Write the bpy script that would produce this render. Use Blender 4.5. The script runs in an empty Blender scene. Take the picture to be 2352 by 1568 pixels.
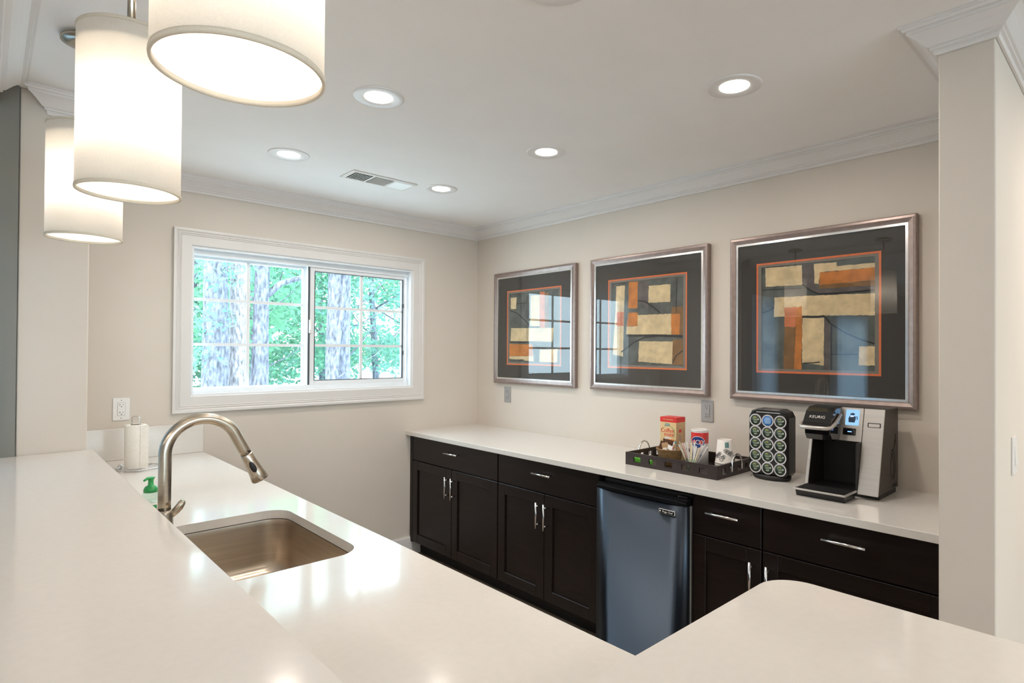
import bpy, bmesh, math, random
from mathutils import Vector, Matrix
random.seed(7)
PI = math.pi
SC = bpy.context.scene
COL = SC.collection
R = math.radians

# ------------------------------------------------------------------ camera
def make_camera():
    yaw, pitch, roll = CAM_YAW, CAM_PITCH, CAM_ROLL
    f0 = Vector((-math.sin(yaw), math.cos(yaw), 0)); rt = Vector((math.cos(yaw), math.sin(yaw), 0)); up = Vector((0, 0, 1))
    fw = f0*math.cos(pitch) + up*math.sin(pitch); u2 = -f0*math.sin(pitch) + up*math.cos(pitch)
    rr = rt*math.cos(roll) + u2*math.sin(roll); uu = -rt*math.sin(roll) + u2*math.cos(roll)
    m = Matrix((rr, uu, -fw)).transposed().to_4x4()
    m.translation = CAM_LOC
    cam = bpy.data.cameras.new('camera'); ob = bpy.data.objects.new('camera', cam); COL.objects.link(ob)
    ob.matrix_world = m
    cam.sensor_fit = 'HORIZONTAL'; cam.sensor_width = 36.0
    cam.lens = CAM_F*36.0/2352.0
    cam.shift_x = (1176.0 - CAM_PX)/2352.0
    cam.shift_y = (CAM_PY - 784.0)/2352.0
    cam.clip_start = 0.02; cam.clip_end = 300
    SC.camera = ob
CAM_LOC = Vector((-2.8869, -3.7689, 1.4979)); CAM_YAW = -0.7606; CAM_PITCH = 0.009; CAM_ROLL = 0.0061
CAM_F = 1339.03; CAM_PX = 1239.28; CAM_PY = 795.62
make_camera()

# ------------------------------------------------------------------ world, sun, daylight, exposure
SC.view_settings.view_transform = 'Standard'
SC.view_settings.look = 'None'
SC.view_settings.gamma = 1.0
SC.view_settings.use_curve_mapping = False
SC.view_settings.exposure = 0.31
W = bpy.data.worlds.new('sky'); SC.world = W; W.use_nodes = True
bg = W.node_tree.nodes['Background']
bg.inputs['Color'].default_value = (0.73, 0.88, 1.0, 1); bg.inputs['Strength'].default_value = 8.0
def sun(name, rot, energy, color, angle=3):
    l = bpy.data.lights.new(name, 'SUN'); l.energy = energy; l.color = color; l.angle = R(angle)
    o = bpy.data.objects.new(name, l); COL.objects.link(o); o.rotation_euler = rot; return o
sun('sun', (R(38), 0, R(-60)), 9.0, (1, .97, .9))
def area(name, loc, rot, sx, sy, energy, color, shape='RECTANGLE', spread=180):
    l = bpy.data.lights.new(name, 'AREA'); l.shape = shape; l.size = sx; l.size_y = sy; l.energy = energy; l.color = color
    l.spread = R(spread)
    o = bpy.data.objects.new(name, l); COL.objects.link(o); o.location = loc; o.rotation_euler = rot; return o
DLW, DLC = 4.0, (1.0, .90, .80)      # kitchen downlights
LLW, LLC = 13, (1.0, .86, .73)     # lounge lamps added out of view as warm fill light
PDW, PDC = 34, (1.0, .91, .82)      # bulbs in the drum pendants





# ------------------------------------------------------------------ materials
def P(name, col, rough=.5, metal=0, **k):
    m = bpy.data.materials.new(name); m.use_nodes = True
    b = m.node_tree.nodes['Principled BSDF']
    b.inputs['Base Color'].default_value = (*col, 1); b.inputs['Roughness'].default_value = rough; b.inputs['Metallic'].default_value = metal
    for a, v in k.items():
        n = a.replace('_', ' ')
        n = {'Coat': 'Coat Weight', 'Emission': 'Emission Color', 'EStrength': 'Emission Strength', 'Transmission': 'Transmission Weight',
             'Spec': 'Specular IOR Level', 'Aniso': 'Anisotropic', 'Sheen': 'Sheen Weight', 'SSS': 'Subsurface Weight'}.get(n, n)
        b.inputs[n].default_value = (*v, 1) if isinstance(v, tuple) else v
    return m
def nodes(m): return m.node_tree.nodes, m.node_tree.links, m.node_tree.nodes['Principled BSDF']
def add_noise(m, scale=(8, 8, 8), lo=.9, hi=1.1, bump=0, detail=4, dist=.01, rough_var=0):
    """tonal variation of the base colour plus optional bump, in object space"""
    N, L, b = nodes(m)
    tc = N.new('ShaderNodeTexCoord'); mp = N.new('ShaderNodeMapping'); mp.inputs['Scale'].default_value = scale
    nz = N.new('ShaderNodeTexNoise'); nz.inputs['Scale'].default_value = 1; nz.inputs['Detail'].default_value = detail
    L.new(tc.outputs['Object'], mp.inputs['Vector']); L.new(mp.outputs[0], nz.inputs['Vector'])
    mr = N.new('ShaderNodeMapRange'); mr.inputs['From Min'].default_value = .3; mr.inputs['From Max'].default_value = .7
    mr.inputs['To Min'].default_value = lo; mr.inputs['To Max'].default_value = hi
    L.new(nz.outputs['Fac'], mr.inputs['Value'])
    c = b.inputs['Base Color'].default_value[:3]
    vm = N.new('ShaderNodeVectorMath'); vm.operation = 'SCALE'; vm.inputs[0].default_value = c
    L.new(mr.outputs[0], vm.inputs['Scale']); L.new(vm.outputs[0], b.inputs['Base Color'])
    if bump:
        bp = N.new('ShaderNodeBump'); bp.inputs['Strength'].default_value = bump; bp.inputs['Distance'].default_value = dist
        L.new(nz.outputs['Fac'], bp.inputs['Height']); L.new(bp.outputs[0], b.inputs['Normal'])
    if rough_var:
        r = b.inputs['Roughness'].default_value
        m2 = N.new('ShaderNodeMapRange'); m2.inputs['To Min'].default_value = r - rough_var; m2.inputs['To Max'].default_value = r + rough_var
        L.new(nz.outputs['Fac'], m2.inputs['Value']); L.new(m2.outputs[0], b.inputs['Roughness'])
    return m
WALLC = (.665, .60, .53)
M = {}
M['wall'] = add_noise(P('wall_paint', WALLC, .75), (3, 3, 3), .985, 1.015)
M['wall_grey'] = add_noise(P('darker_grey_wall', (.22, .215, .19), .7), (3, 3, 3), .98, 1.02)  # lounge front wall, an even grey darker than the other walls
M['ceil'] = add_noise(P('ceiling_paint', (.87, .845, .825), .85), (4, 4, 4), .985, 1.015)
M['trim'] = add_noise(P('trim_paint', (.76, .73, .71), .35), (6, 6, 6), .99, 1.01)
M['casing'] = add_noise(P('casing_paint', (.70, .675, .655), .35), (6, 6, 6), .99, 1.01)
M['floor'] = add_noise(P('floor_boards', (.30, .225, .165), .4), (2, 30, 1), .85, 1.12)
M['quartz'] = add_noise(P('white_quartz', (.72, .69, .65), .11, Coat=.08, Coat_Roughness=.05), (60, 60, 60), .985, 1.015, detail=6)
M['espresso'] = add_noise(P('espresso_wood', (.0105, .0060, .0052), .36, Spec=.35), (6, 6, 60), .75, 1.3, bump=.04, dist=.002)
M['espresso_h'] = add_noise(P('espresso_wood_horizontal', (.0105, .0060, .0052), .36, Spec=.35), (6, 5, 70), .75, 1.3, bump=.04, dist=.002)
M['toe'] = add_noise(P('toe_kick_wood', (.006, .004, .004), .6), (6, 6, 6), .9, 1.1)
M['nickel'] = add_noise(P('brushed_nickel', (.52, .46, .38), .27, 1, Aniso=.5), (4, 4, 160), .93, 1.07, bump=.03, dist=.001)
M['chrome'] = add_noise(P('satin_chrome', (.75, .75, .76), .18, 1), (20, 20, 20), .95, 1.05)
M['steel'] = add_noise(P('sink_steel', (.62, .54, .45), .33, 1, Aniso=.4), (3, 3, 120), .93, 1.07, bump=.03, dist=.001)
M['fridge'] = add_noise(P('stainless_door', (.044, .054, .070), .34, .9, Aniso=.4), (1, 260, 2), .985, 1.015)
M['black'] = add_noise(P('black_plastic', (.010, .010, .011), .25), (20, 20, 20), .9, 1.1)
M['blackmatte'] = add_noise(P('matte_black', (.012, .011, .011), .55), (20, 20, 20), .9, 1.1)
M['blackgloss'] = add_noise(P('gloss_black', (.008, .008, .009), .08, Coat=.5), (20, 20, 20), .95, 1.05)
M['darkhole'] = add_noise(P('dark_slot', (.01, .01, .01), .8), (9, 9, 9), .9, 1.1)
M['white'] = add_noise(P('white_plastic', (.80, .77, .74), .3), (9, 9, 9), .99, 1.01)
M['greyplate'] = add_noise(P('grey_plate', (.36, .35, .345), .38), (9, 9, 9), .98, 1.02)
M['pvc'] = add_noise(P('window_vinyl', (.78, .80, .82), .3), (9, 9, 9), .99, 1.01)
M['gasket'] = add_noise(P('window_gasket', (.06, .07, .08), .6), (9, 9, 9), .95, 1.05)
M['frame'] = add_noise(P('champagne_frame', (.30, .235, .215), .33, .55), (40, 40, 40), .9, 1.1)
M['fillet'] = add_noise(P('silver_fillet', (.80, .80, .80), .2, .9), (40, 40, 40), .95, 1.05)
M['mat'] = add_noise(P('charcoal_mat', (.052, .046, .041), .9), (200, 200, 200), .9, 1.1)
M['orange'] = add_noise(P('orange_mat', (.80, .19, .06), .8), (50, 50, 50), .95, 1.05)
M['greymat'] = add_noise(P('grey_inner_mat', (.22, .195, .165), .8), (50, 50, 50), .95, 1.05)
M['a_bg'] = add_noise(P('paint_slate', (.105, .115, .105), .9), (14, 14, 14), .6, 1.45, detail=8)
M['a_g'] = add_noise(P('paint_warm_grey', (.135, .115, .11), .9), (20, 20, 20), .7, 1.3, detail=8)
M['a_c'] = add_noise(P('paint_cream', (.74, .58, .34), .85), (22, 22, 22), .78, 1.14, detail=9, bump=.5, dist=.004)
M['a_r'] = add_noise(P('paint_orange', (.58, .205, .04), .85), (18, 18, 18), .72, 1.25, detail=8)
M['a_q'] = add_noise(P('paint_coral', (.62, .20, .085), .85), (18, 18, 18), .8, 1.2, detail=8)
M['a_b'] = add_noise(P('paint_ochre', (.24, .125, .045), .85), (18, 18, 18), .75, 1.25, detail=8)
M['a_k'] = add_noise(P('paint_charcoal', (.022, .022, .024), .85), (30, 30, 30), .7, 1.5)
M['a_s'] = add_noise(P('paint_dark_patch', (.08, .08, .07), .85), (30, 30, 30), .7, 1.5)
def glassmat(name, tint=(1, 1, 1), rough=0.0, spec=1.5):
    m = bpy.data.materials.new(name); m.use_nodes = True
    N, L = m.node_tree.nodes, m.node_tree.links
    N.remove(N['Principled BSDF']); out = N['Material Output']
    t = N.new('ShaderNodeBsdfTransparent'); t.inputs[0].default_value = (*tint, 1)
    g = N.new('ShaderNodeBsdfGlossy'); g.inputs['Roughness'].default_value = rough
    lw = N.new('ShaderNodeLayerWeight'); lw.inputs['Blend'].default_value = .5
    f0 = ((spec-1)/(spec+1))**2
    pw = N.new('ShaderNodeMath'); pw.operation = 'POWER'; pw.inputs[1].default_value = 5; L.new(lw.outputs['Facing'], pw.inputs[0])
    f = N.new('ShaderNodeMapRange'); f.inputs['To Min'].default_value = f0; f.inputs['To Max'].default_value = 1; L.new(pw.outputs[0], f.inputs['Value'])
    mx = N.new('ShaderNodeMixShader')
    L.new(f.outputs[0], mx.inputs[0]); L.new(t.outputs[0], mx.inputs[1]); L.new(g.outputs[0], mx.inputs[2]); L.new(mx.outputs[0], out.inputs[0])
    return m
M['glass'] = glassmat('window_glass', (.93, .98, .98))
M['picglass'] = glassmat('picture_glass', (.97, .97, .97), 0, 1.54)
M['clear'] = glassmat('clear_plastic', (.85, .95, .9), .05, 1.4)
def emis(name, col, s):
    m = bpy.data.materials.new(name); m.use_nodes = True
    N, L = m.node_tree.nodes, m.node_tree.links
    N.remove(N['Principled BSDF']); e = N.new('ShaderNodeEmission'); e.inputs[0].default_value = (*col, 1); e.inputs[1].default_value = s
    L.new(e.outputs[0], N['Material Output'].inputs[0]); return m
M['lens'] = emis('lamp_lens', (1, .95, .86), 14)
M['led'] = emis('blue_led', (.15, .35, 1), 3)
M['lcd'] = emis('lcd_backlight', (.30, .55, .85), 1.0)
M['lcd_dark'] = P('lcd_graphic', (.02, .05, .12), .4)
M['lcd_light'] = emis('lcd_highlight', (.7, .85, 1), 1.0)
def fabric(name, col, tr, weave=True):
    m = bpy.data.materials.new(name); m.use_nodes = True
    N, L = m.node_tree.nodes, m.node_tree.links
    N.remove(N['Principled BSDF']); out = N['Material Output']
    d = N.new('ShaderNodeBsdfDiffuse'); t = N.new('ShaderNodeBsdfTranslucent'); mx = N.new('ShaderNodeMixShader'); mx.inputs[0].default_value = tr
    tc = N.new('ShaderNodeTexCoord'); mp = N.new('ShaderNodeMapping'); mp.inputs['Scale'].default_value = (300, 300, 500)
    nz = N.new('ShaderNodeTexNoise'); nz.inputs['Scale'].default_value = 1
    L.new(tc.outputs['Object'], mp.inputs[0]); L.new(mp.outputs[0], nz.inputs['Vector'])
    mr = N.new('ShaderNodeMapRange'); mr.inputs['To Min'].default_value = .93; mr.inputs['To Max'].default_value = 1.05
    L.new(nz.outputs['Fac'], mr.inputs['Value'])
    vm = N.new('ShaderNodeVectorMath'); vm.operation = 'SCALE'; vm.inputs[0].default_value = col; L.new(mr.outputs[0], vm.inputs['Scale'])
    L.new(vm.outputs[0], d.inputs[0]); L.new(vm.outputs[0], t.inputs[0])
    L.new(d.outputs[0], mx.inputs[1]); L.new(t.outputs[0], mx.inputs[2]); L.new(mx.outputs[0], out.inputs[0])
    return m
M['shade'] = fabric('linen_shade', (.96, .935, .89), .55)
M['shadetrim'] = fabric('linen_binding', (.82, .76, .66), .30)
M['diffuser'] = fabric('acrylic_diffuser', (.97, .96, .94), .8)
M['addedbaffle'] = fabric('added_light_baffle', (.9, .87, .82), .35)  # unseen baffle added to cut light thrown up by the bulbs
M['curtain'] = fabric('sheer_curtain', (.62, .80, .97), .6)
M['leafA'] = fabric('pale_leaves', (.15, .33, .21), .45)
M['leafB'] = fabric('blue_green_leaves', (.16, .33, .26), .45)
M['bark'] = add_noise(P('sunlit_bark', (.26, .24, .26), .9), (22, 22, 8), .3, 1.7, bump=.8, dist=.05, detail=9)  # lighter bark: sunlight on the pale trunk put into its colour
M['bark_dark'] = add_noise(P('grey_bark', (.12, .125, .16), .9), (22, 22, 8), .35, 1.65, bump=.8, dist=.05, detail=9)
M['lawn'] = add_noise(P('lawn', (.52, .57, .60), .9), (.5, .5, .5), .8, 1.2)
M['outwall'] = add_noise(P('outside_siding', (.6, .6, .58), .8), (2, 2, 2), .95, 1.05)
M['paper'] = add_noise(P('paper_towel', (.82, .78, .72), .9), (80, 80, 80), .97, 1.03, bump=.3, dist=.003)
M['core'] = add_noise(P('cardboard', (.20, .15, .10), .9), (30, 30, 30), .9, 1.1)
M['greenpump'] = add_noise(P('green_plastic', (.03, .33, .09), .3), (30, 30, 30), .9, 1.1)
M['lime'] = add_noise(P('lime_wrapper', (.16, .62, .06), .4), (60, 60, 60), .9, 1.1)
M['red'] = add_noise(P('red_print', (.72, .035, .03), .4), (30, 30, 30), .95, 1.05)
M['cream'] = add_noise(P('cream_print', (.80, .58, .30), .5), (14, 14, 14), .92, 1.08)
M['creamside'] = add_noise(P('tan_print', (.62, .42, .22), .5), (14, 14, 14), .9, 1.1)
M['bluep'] = add_noise(P('navy_print', (.02, .05, .22), .4), (30, 30, 30), .9, 1.1)
M['brown'] = add_noise(P('brown_wrapper', (.10, .04, .02), .4), (60, 60, 60), .7, 1.3)
M['tan'] = add_noise(P('raw_sugar_wrapper', (.42, .25, .12), .6), (60, 60, 60), .8, 1.2)
M['orangep'] = add_noise(P('orange_print', (.85, .28, .06), .45), (30, 30, 30), .85, 1.1)
M['wicker'] = add_noise(P('wicker', (.30, .17, .07), .6), (60, 60, 180), .6, 1.35, bump=.5, dist=.003)
M['tray'] = add_noise(P('dark_tray_wood', (.028, .018, .017), .42), (5, 5, 40), .85, 1.15)
M['wrapper'] = add_noise(P('paper_wrapper', (.78, .74, .70), .6), (60, 60, 60), .93, 1.05)
M['wrapper2'] = add_noise(P('pink_wrapper', (.75, .50, .46), .6), (60, 60, 60), .93, 1.05)
M['wrapper3'] = add_noise(P('yellow_wrapper', (.75, .64, .42), .6), (60, 60, 60), .93, 1.05)
M['cup'] = add_noise(P('paper_cup', (.78, .74, .70), .55), (30, 30, 30), .97, 1.03)
M['teal'] = add_noise(P('teal_print', (.16, .30, .28), .5), (30, 30, 30), .8, 1.2)
M['darkgreen'] = add_noise(P('pod_lid_green', (.018, .035, .020), .4), (90, 90, 90), .6, 1.5)
M['podblue'] = add_noise(P('pod_lid_blue', (.02, .16, .48), .4), (90, 90, 90), .9, 1.1)
M['podrim'] = add_noise(P('pod_rim', (.62, .60, .62), .35), (30, 30, 30), .97, 1.03)
M['podtext'] = P('pod_print_light', (.40, .46, .36), .5)
M['podyel'] = P('pod_print_yellow', (.42, .46, .08), .5)
M['podpale'] = P('pod_print_pale', (.45, .65, .85), .5)
M['silver'] = add_noise(P('silver_plastic', (.58, .555, .53), .33, .5), (300, 2, 2), .95, 1.05)
M['keurside'] = add_noise(P('charcoal_plastic', (.030, .024, .021), .42), (30, 30, 30), .9, 1.1)
M['line'] = P('thin_dark_line', (.012, .01, .01), .6)
M['printgrey'] = P('print_grey', (.30, .27, .26), .6)
M['lamp_shade_lounge'] = fabric('lounge_lamp_shade', (.8, .75, .7), .5)

# ------------------------------------------------------------------ mesh helpers
class MB:
    """collects shapes with materials and links them as ONE mesh object"""
    def __init__(s): s.bm = bmesh.new(); s.mats = []
    def mi(s, m):
        m = M[m] if isinstance(m, str) else m
        if m not in s.mats: s.mats.append(m)
        return s.mats.index(m)
    def faces(s, vs, fs, m, smooth=False):
        k = s.mi(m); bv = [s.bm.verts.new(v) for v in vs]; out = []
        for f in fs:
            try: q = s.bm.faces.new([bv[i] for i in f])
            except ValueError: continue
            q.material_index = k; q.smooth = smooth; out.append(q)
        return bv, out
    def box(s, x0, x1, y0, y1, z0, z1, m, bev=0, seg=2):
        x0, x1 = min(x0, x1), max(x0, x1); y0, y1 = min(y0, y1), max(y0, y1); z0, z1 = min(z0, z1), max(z0, z1)
        vs = [(x, y, z) for x in (x0, x1) for y in (y0, y1) for z in (z0, z1)]
        fs = [(0, 1, 3, 2), (4, 6, 7, 5), (0, 4, 5, 1), (2, 3, 7, 6), (0, 2, 6, 4), (1, 5, 7, 3)]
        bv, bf = s.faces(vs, fs, m)
        if bev:
            es = list({e for f in bf for e in f.edges})
            r = bmesh.ops.bevel(s.bm, geom=es, offset=bev, segments=seg, profile=.5, affect='EDGES')
            for f in r['faces']: f.material_index = s.mi(m)
        return s
    def prism(s, pts, a0, a1, m, axis='z', bev=0, seg=2, smooth=False):
        """polygon extruded along an axis. pts are (x,y) for z, (y,z) for x, (x,z) for y"""
        def p(u, v, w): return {'z': (u, v, w), 'x': (w, u, v), 'y': (u, w, v)}[axis]
        n = len(pts)
        vs = [p(u, v, a0) for u, v in pts] + [p(u, v, a1) for u, v in pts]
        fs = [tuple(range(n))[::-1], tuple(range(n, 2*n))] + [(i, (i+1) % n, n+(i+1) % n, n+i) for i in range(n)]
        bv, bf = s.faces(vs, fs, m)
        if smooth:
            for f in bf[2:]: f.smooth = True
        if bev:
            es = list({e for f in bf[:2] for e in f.edges})
            r = bmesh.ops.bevel(s.bm, geom=es, offset=bev, segments=seg, profile=.5, affect='EDGES')
            for f in r['faces']: f.material_index = s.mi(m)
        return s
    def tube(s, pts, r, m, n=12, cap=True, close=False):
        pts = [Vector(p) for p in pts]; k = len(pts); rs = r if isinstance(r, (list, tuple)) else [r]*k
        rings = []; prev = None
        for i, p in enumerate(pts):
            a = pts[(i-1) % k] if (i or close) else p; b = pts[(i+1) % k] if (i < k-1 or close) else p
            t = (b-a).normalized()
            if prev is None:
                u = t.cross(Vector((0, 0, 1)));
                if u.length < 1e-3: u = t.cross(Vector((1, 0, 0)))
            else: u = prev - t*prev.dot(t)
            u.normalize(); prev = u; w = t.cross(u)
            rings.append([tuple(p + (u*math.cos(2*PI*j/n) + w*math.sin(2*PI*j/n))*rs[i]) for j in range(n)])
        vs = [v for g in rings for v in g]; fs = []
        for i in range(k if close else k-1):
            i2 = (i+1) % k
            fs += [(i*n+j, i*n+(j+1) % n, i2*n+(j+1) % n, i2*n+j) for j in range(n)]
        bv, bf = s.faces(vs, fs, m, True)
        if cap and not close:
            for base in (0, (k-1)*n):
                try:
                    f = s.bm.faces.new(bv[base:base+n]); f.material_index = s.mi(m)
                except ValueError: pass
        return s
    def lathe(s, prof, m, c=(0, 0, 0), n=32, mats=None, axis='z', smooth=True):
        """prof: list of (r, h) ; optional mats per segment"""
        vs = []; fs = []
        for r, h in prof:
            for j in range(n):
                a = 2*PI*j/n; x, y = max(r, 1e-5)*math.cos(a), max(r, 1e-5)*math.sin(a)
                q = {'z': (x, y, h), 'x': (h, x, y), 'y': (y, h, x)}[axis]
                vs.append((c[0]+q[0], c[1]+q[1], c[2]+q[2]))
        for i in range(len(prof)-1):
            seg = [(i*n+j, i*n+(j+1) % n, (i+1)*n+(j+1) % n, (i+1)*n+j) for j in range(n)]
            fs.append(seg)
        k0 = s.mi(m); bv = [s.bm.verts.new(v) for v in vs]
        for i, seg in enumerate(fs):
            k = s.mi(mats[i]) if mats and mats[i] else k0
            for f in seg:
                q = s.bm.faces.new([bv[t] for t in f]); q.material_index = k; q.smooth = smooth
        bmesh.ops.remove_doubles(s.bm, verts=bv, dist=2e-5)
        return s
    def ball(s, c, r, m, sc=(1, 1, 1), n=12):
        ret = bmesh.ops.create_uvsphere(s.bm, u_segments=n, v_segments=n//2+2, radius=r)
        k = s.mi(m)
        for v in ret['verts']: v.co = Vector((v.co.x*sc[0]+c[0], v.co.y*sc[1]+c[1], v.co.z*sc[2]+c[2]))
        for f in {f for v in ret['verts'] for f in v.link_faces}: f.material_index = k; f.smooth = True
        return s
    def text(s, body, m, mat, size, depth=.0006):
        """mat is a 4x4 matrix placing text drawn in its XY plane"""
        cu = bpy.data.curves.new('t', 'FONT'); cu.body = body; cu.size = size; cu.extrude = depth; cu.align_x = 'CENTER'; cu.align_y = 'CENTER'
        cu.resolution_u = 3
        o = bpy.data.objects.new('t', cu); COL.objects.link(o)
        dg = bpy.context.evaluated_depsgraph_get(); me = bpy.data.meshes.new_from_object(o.evaluated_get(dg))
        k = s.mi(m); vs = [s.bm.verts.new(mat @ v.co) for v in me.vertices]
        for p in me.polygons:
            try: f = s.bm.faces.new([vs[i] for i in p.vertices]); f.material_index = k
            except ValueError: pass
        bpy.data.objects.remove(o); bpy.data.curves.remove(cu); bpy.data.meshes.remove(me)
        return s
    def xf(s, mat):
        bmesh.ops.transform(s.bm, matrix=mat, verts=s.bm.verts); return s
    def build(s, name, parent=None, loc=(0, 0, 0), rotz=0, label=None):
        bmesh.ops.recalc_face_normals(s.bm, faces=s.bm.faces)
        me = bpy.data.meshes.new(name); s.bm.to_mesh(me); s.bm.free()
        for m in s.mats: me.materials.append(m)
        o = bpy.data.objects.new(name, me); COL.objects.link(o)
        o.location = loc; o.rotation_euler = (0, 0, rotz)
        if parent: o.parent = parent
        if label: o['label'] = label
        return o
def thing(name, label, cat, loc=(0, 0, 0), rotz=0, group=None):
    o = bpy.data.objects.new(name, None); COL.objects.link(o); o.empty_display_size = .05
    o.location = loc; o.rotation_euler = (0, 0, rotz); o['label'] = label; o['category'] = cat
    if group: o['group'] = group
    return o
def tag(o, label, cat, group=None, kind=None):
    o['label'] = label; o['category'] = cat
    if group: o['group'] = group
    if kind: o['kind'] = kind
    return o
def struct(o, label=None):
    o['kind'] = 'structure'
    if label: o['label'] = label
    return o
def dup(root, loc, rotz=None, label=None, group=None):
    r = root.copy(); COL.objects.link(r); r.location = loc
    if rotz is not None: r.rotation_euler = (0, 0, rotz)
    if label: r['label'] = label
    if group: r['group'] = group
    for ch in list(root.children):
        c = ch.copy(); COL.objects.link(c); c.parent = r
        for g in list(ch.children):
            d = g.copy(); COL.objects.link(d); d.parent = c
    return r
def rrect(x0, x1, y0, y1, r, n=6):
    pts = []
    for cx, cy, a in ((x1-r, y1-r, 0), (x0+r, y1-r, 90), (x0+r, y0+r, 180), (x1-r, y0+r, 270)):
        pts += [(cx+r*math.cos(R(a+90*i/n)), cy+r*math.sin(R(a+90*i/n))) for i in range(n+1)]
    return pts

# measured layout of the painted shapes: (paint, line width, [(y, z) on the wall])
ART_LEFT= [('frm', 0, [(-0.292, 2.052), (-1.065, 2.049), (-1.059, 1.299), (-0.283, 1.299)]), ('o', 0, [(-0.401, 1.954), (-0.978, 1.951), (-0.97, 1.396), (-0.394, 1.396)]), ('art', 0, [(-0.433, 1.937), (-0.96, 1.929), (-0.954, 1.415), (-0.422, 1.413)]), ('c', 0, [(-0.44, 1.903), (-0.506, 1.903), (-0.502, 1.814), (-0.438, 1.817)]), ('c', 0, [(-0.662, 1.905), (-0.761, 1.903), (-0.76, 1.677), (-0.659, 1.679)]), ('q', 0, [(-0.761, 1.926), (-0.812, 1.924), (-0.815, 1.616), (-0.764, 1.621)]), ('b', 0, [(-0.812, 1.915), (-0.851, 1.916), (-0.851, 1.62), (-0.815, 1.62)]), ('c', 0, [(-0.445, 1.671), (-0.905, 1.663), (-0.893, 1.565), (-0.441, 1.572)]), ('r', 0, [(-0.424, 1.552), (-0.689, 1.546), (-0.684, 1.46), (-0.425, 1.459)]), ('c', 0, [(-0.689, 1.514), (-0.702, 1.422), (-0.606, 1.426), (-0.425, 1.438), (-0.425, 1.457), (-0.687, 1.46)]), ('c', 0, [(-0.765, 1.508), (-0.948, 1.513), (-0.94, 1.419), (-0.76, 1.419)]), ('k', 8, [(-0.438, 1.803), (-0.517, 1.782), (-0.591, 1.734), (-0.67, 1.671)]), ('k', 5, [(-0.504, 1.853), (-0.626, 1.853)]), ('k', 6, [(-0.67, 1.674), (-0.757, 1.674)]), ('k', 9, [(-0.431, 1.566), (-0.677, 1.564), (-0.759, 1.514)]), ('k', 5, [(-0.903, 1.607), (-0.957, 1.641)]), ('s', 0, [(-0.425, 1.436), (-0.597, 1.435), (-0.594, 1.423), (-0.426, 1.422)]), ('k', 3, [(-0.626, 1.912), (-0.629, 1.571)])]
ART_MID= [('frm', 0, [(-1.288, 2.049), (-2.054, 2.051), (-2.05, 1.306), (-1.28, 1.302)]), ('o', 0, [(-1.394, 1.954), (-1.963, 1.953), (-1.958, 1.401), (-1.388, 1.401)]), ('art', 0, [(-1.417, 1.94), (-1.947, 1.932), (-1.942, 1.417), (-1.411, 1.413)]), ('g', 0, [(-1.624, 1.93), (-1.701, 1.927), (-1.7, 1.748), (-1.625, 1.818)]), ('c', 0, [(-1.451, 1.914), (-1.521, 1.914), (-1.515, 1.77), (-1.508, 1.467), (-1.424, 1.48), (-1.446, 1.759)]), ('r', 0, [(-1.552, 1.932), (-1.622, 1.931), (-1.617, 1.765), (-1.547, 1.77)]), ('q', 0, [(-1.453, 1.749), (-1.515, 1.748), (-1.511, 1.659), (-1.454, 1.66)]), ('r', 0, [(-1.549, 1.742), (-1.621, 1.739), (-1.621, 1.656), (-1.533, 1.658)]), ('c', 0, [(-1.702, 1.897), (-1.857, 1.896), (-1.855, 1.792), (-1.7, 1.795)]), ('c', 0, [(-1.621, 1.724), (-1.863, 1.722), (-1.864, 1.599), (-1.533, 1.606), (-1.533, 1.656), (-1.621, 1.656)]), ('r', 0, [(-1.863, 1.722), (-1.922, 1.719), (-1.921, 1.598), (-1.864, 1.599)]), ('b', 0, [(-1.865, 1.762), (-1.944, 1.761), (-1.944, 1.585), (-1.923, 1.592), (-1.922, 1.719), (-1.865, 1.723)]), ('k', 14, [(-1.533, 1.598), (-1.755, 1.596), (-1.942, 1.588)]), ('k', 8, [(-1.495, 1.495), (-1.593, 1.556), (-1.675, 1.585), (-1.832, 1.598)]), ('k', 9, [(-1.62, 1.813), (-1.674, 1.805), (-1.73, 1.772), (-1.785, 1.729)]), ('c', 0, [(-1.633, 1.563), (-1.875, 1.559), (-1.87, 1.426), (-1.627, 1.438)]), ('b', 0, [(-1.876, 1.572), (-1.943, 1.573), (-1.942, 1.422), (-1.872, 1.423)]), ('k', 6, [(-1.874, 1.433), (-1.9, 1.478), (-1.942, 1.506)]), ('k', 3, [(-1.899, 1.929), (-1.897, 1.726)])]
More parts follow.
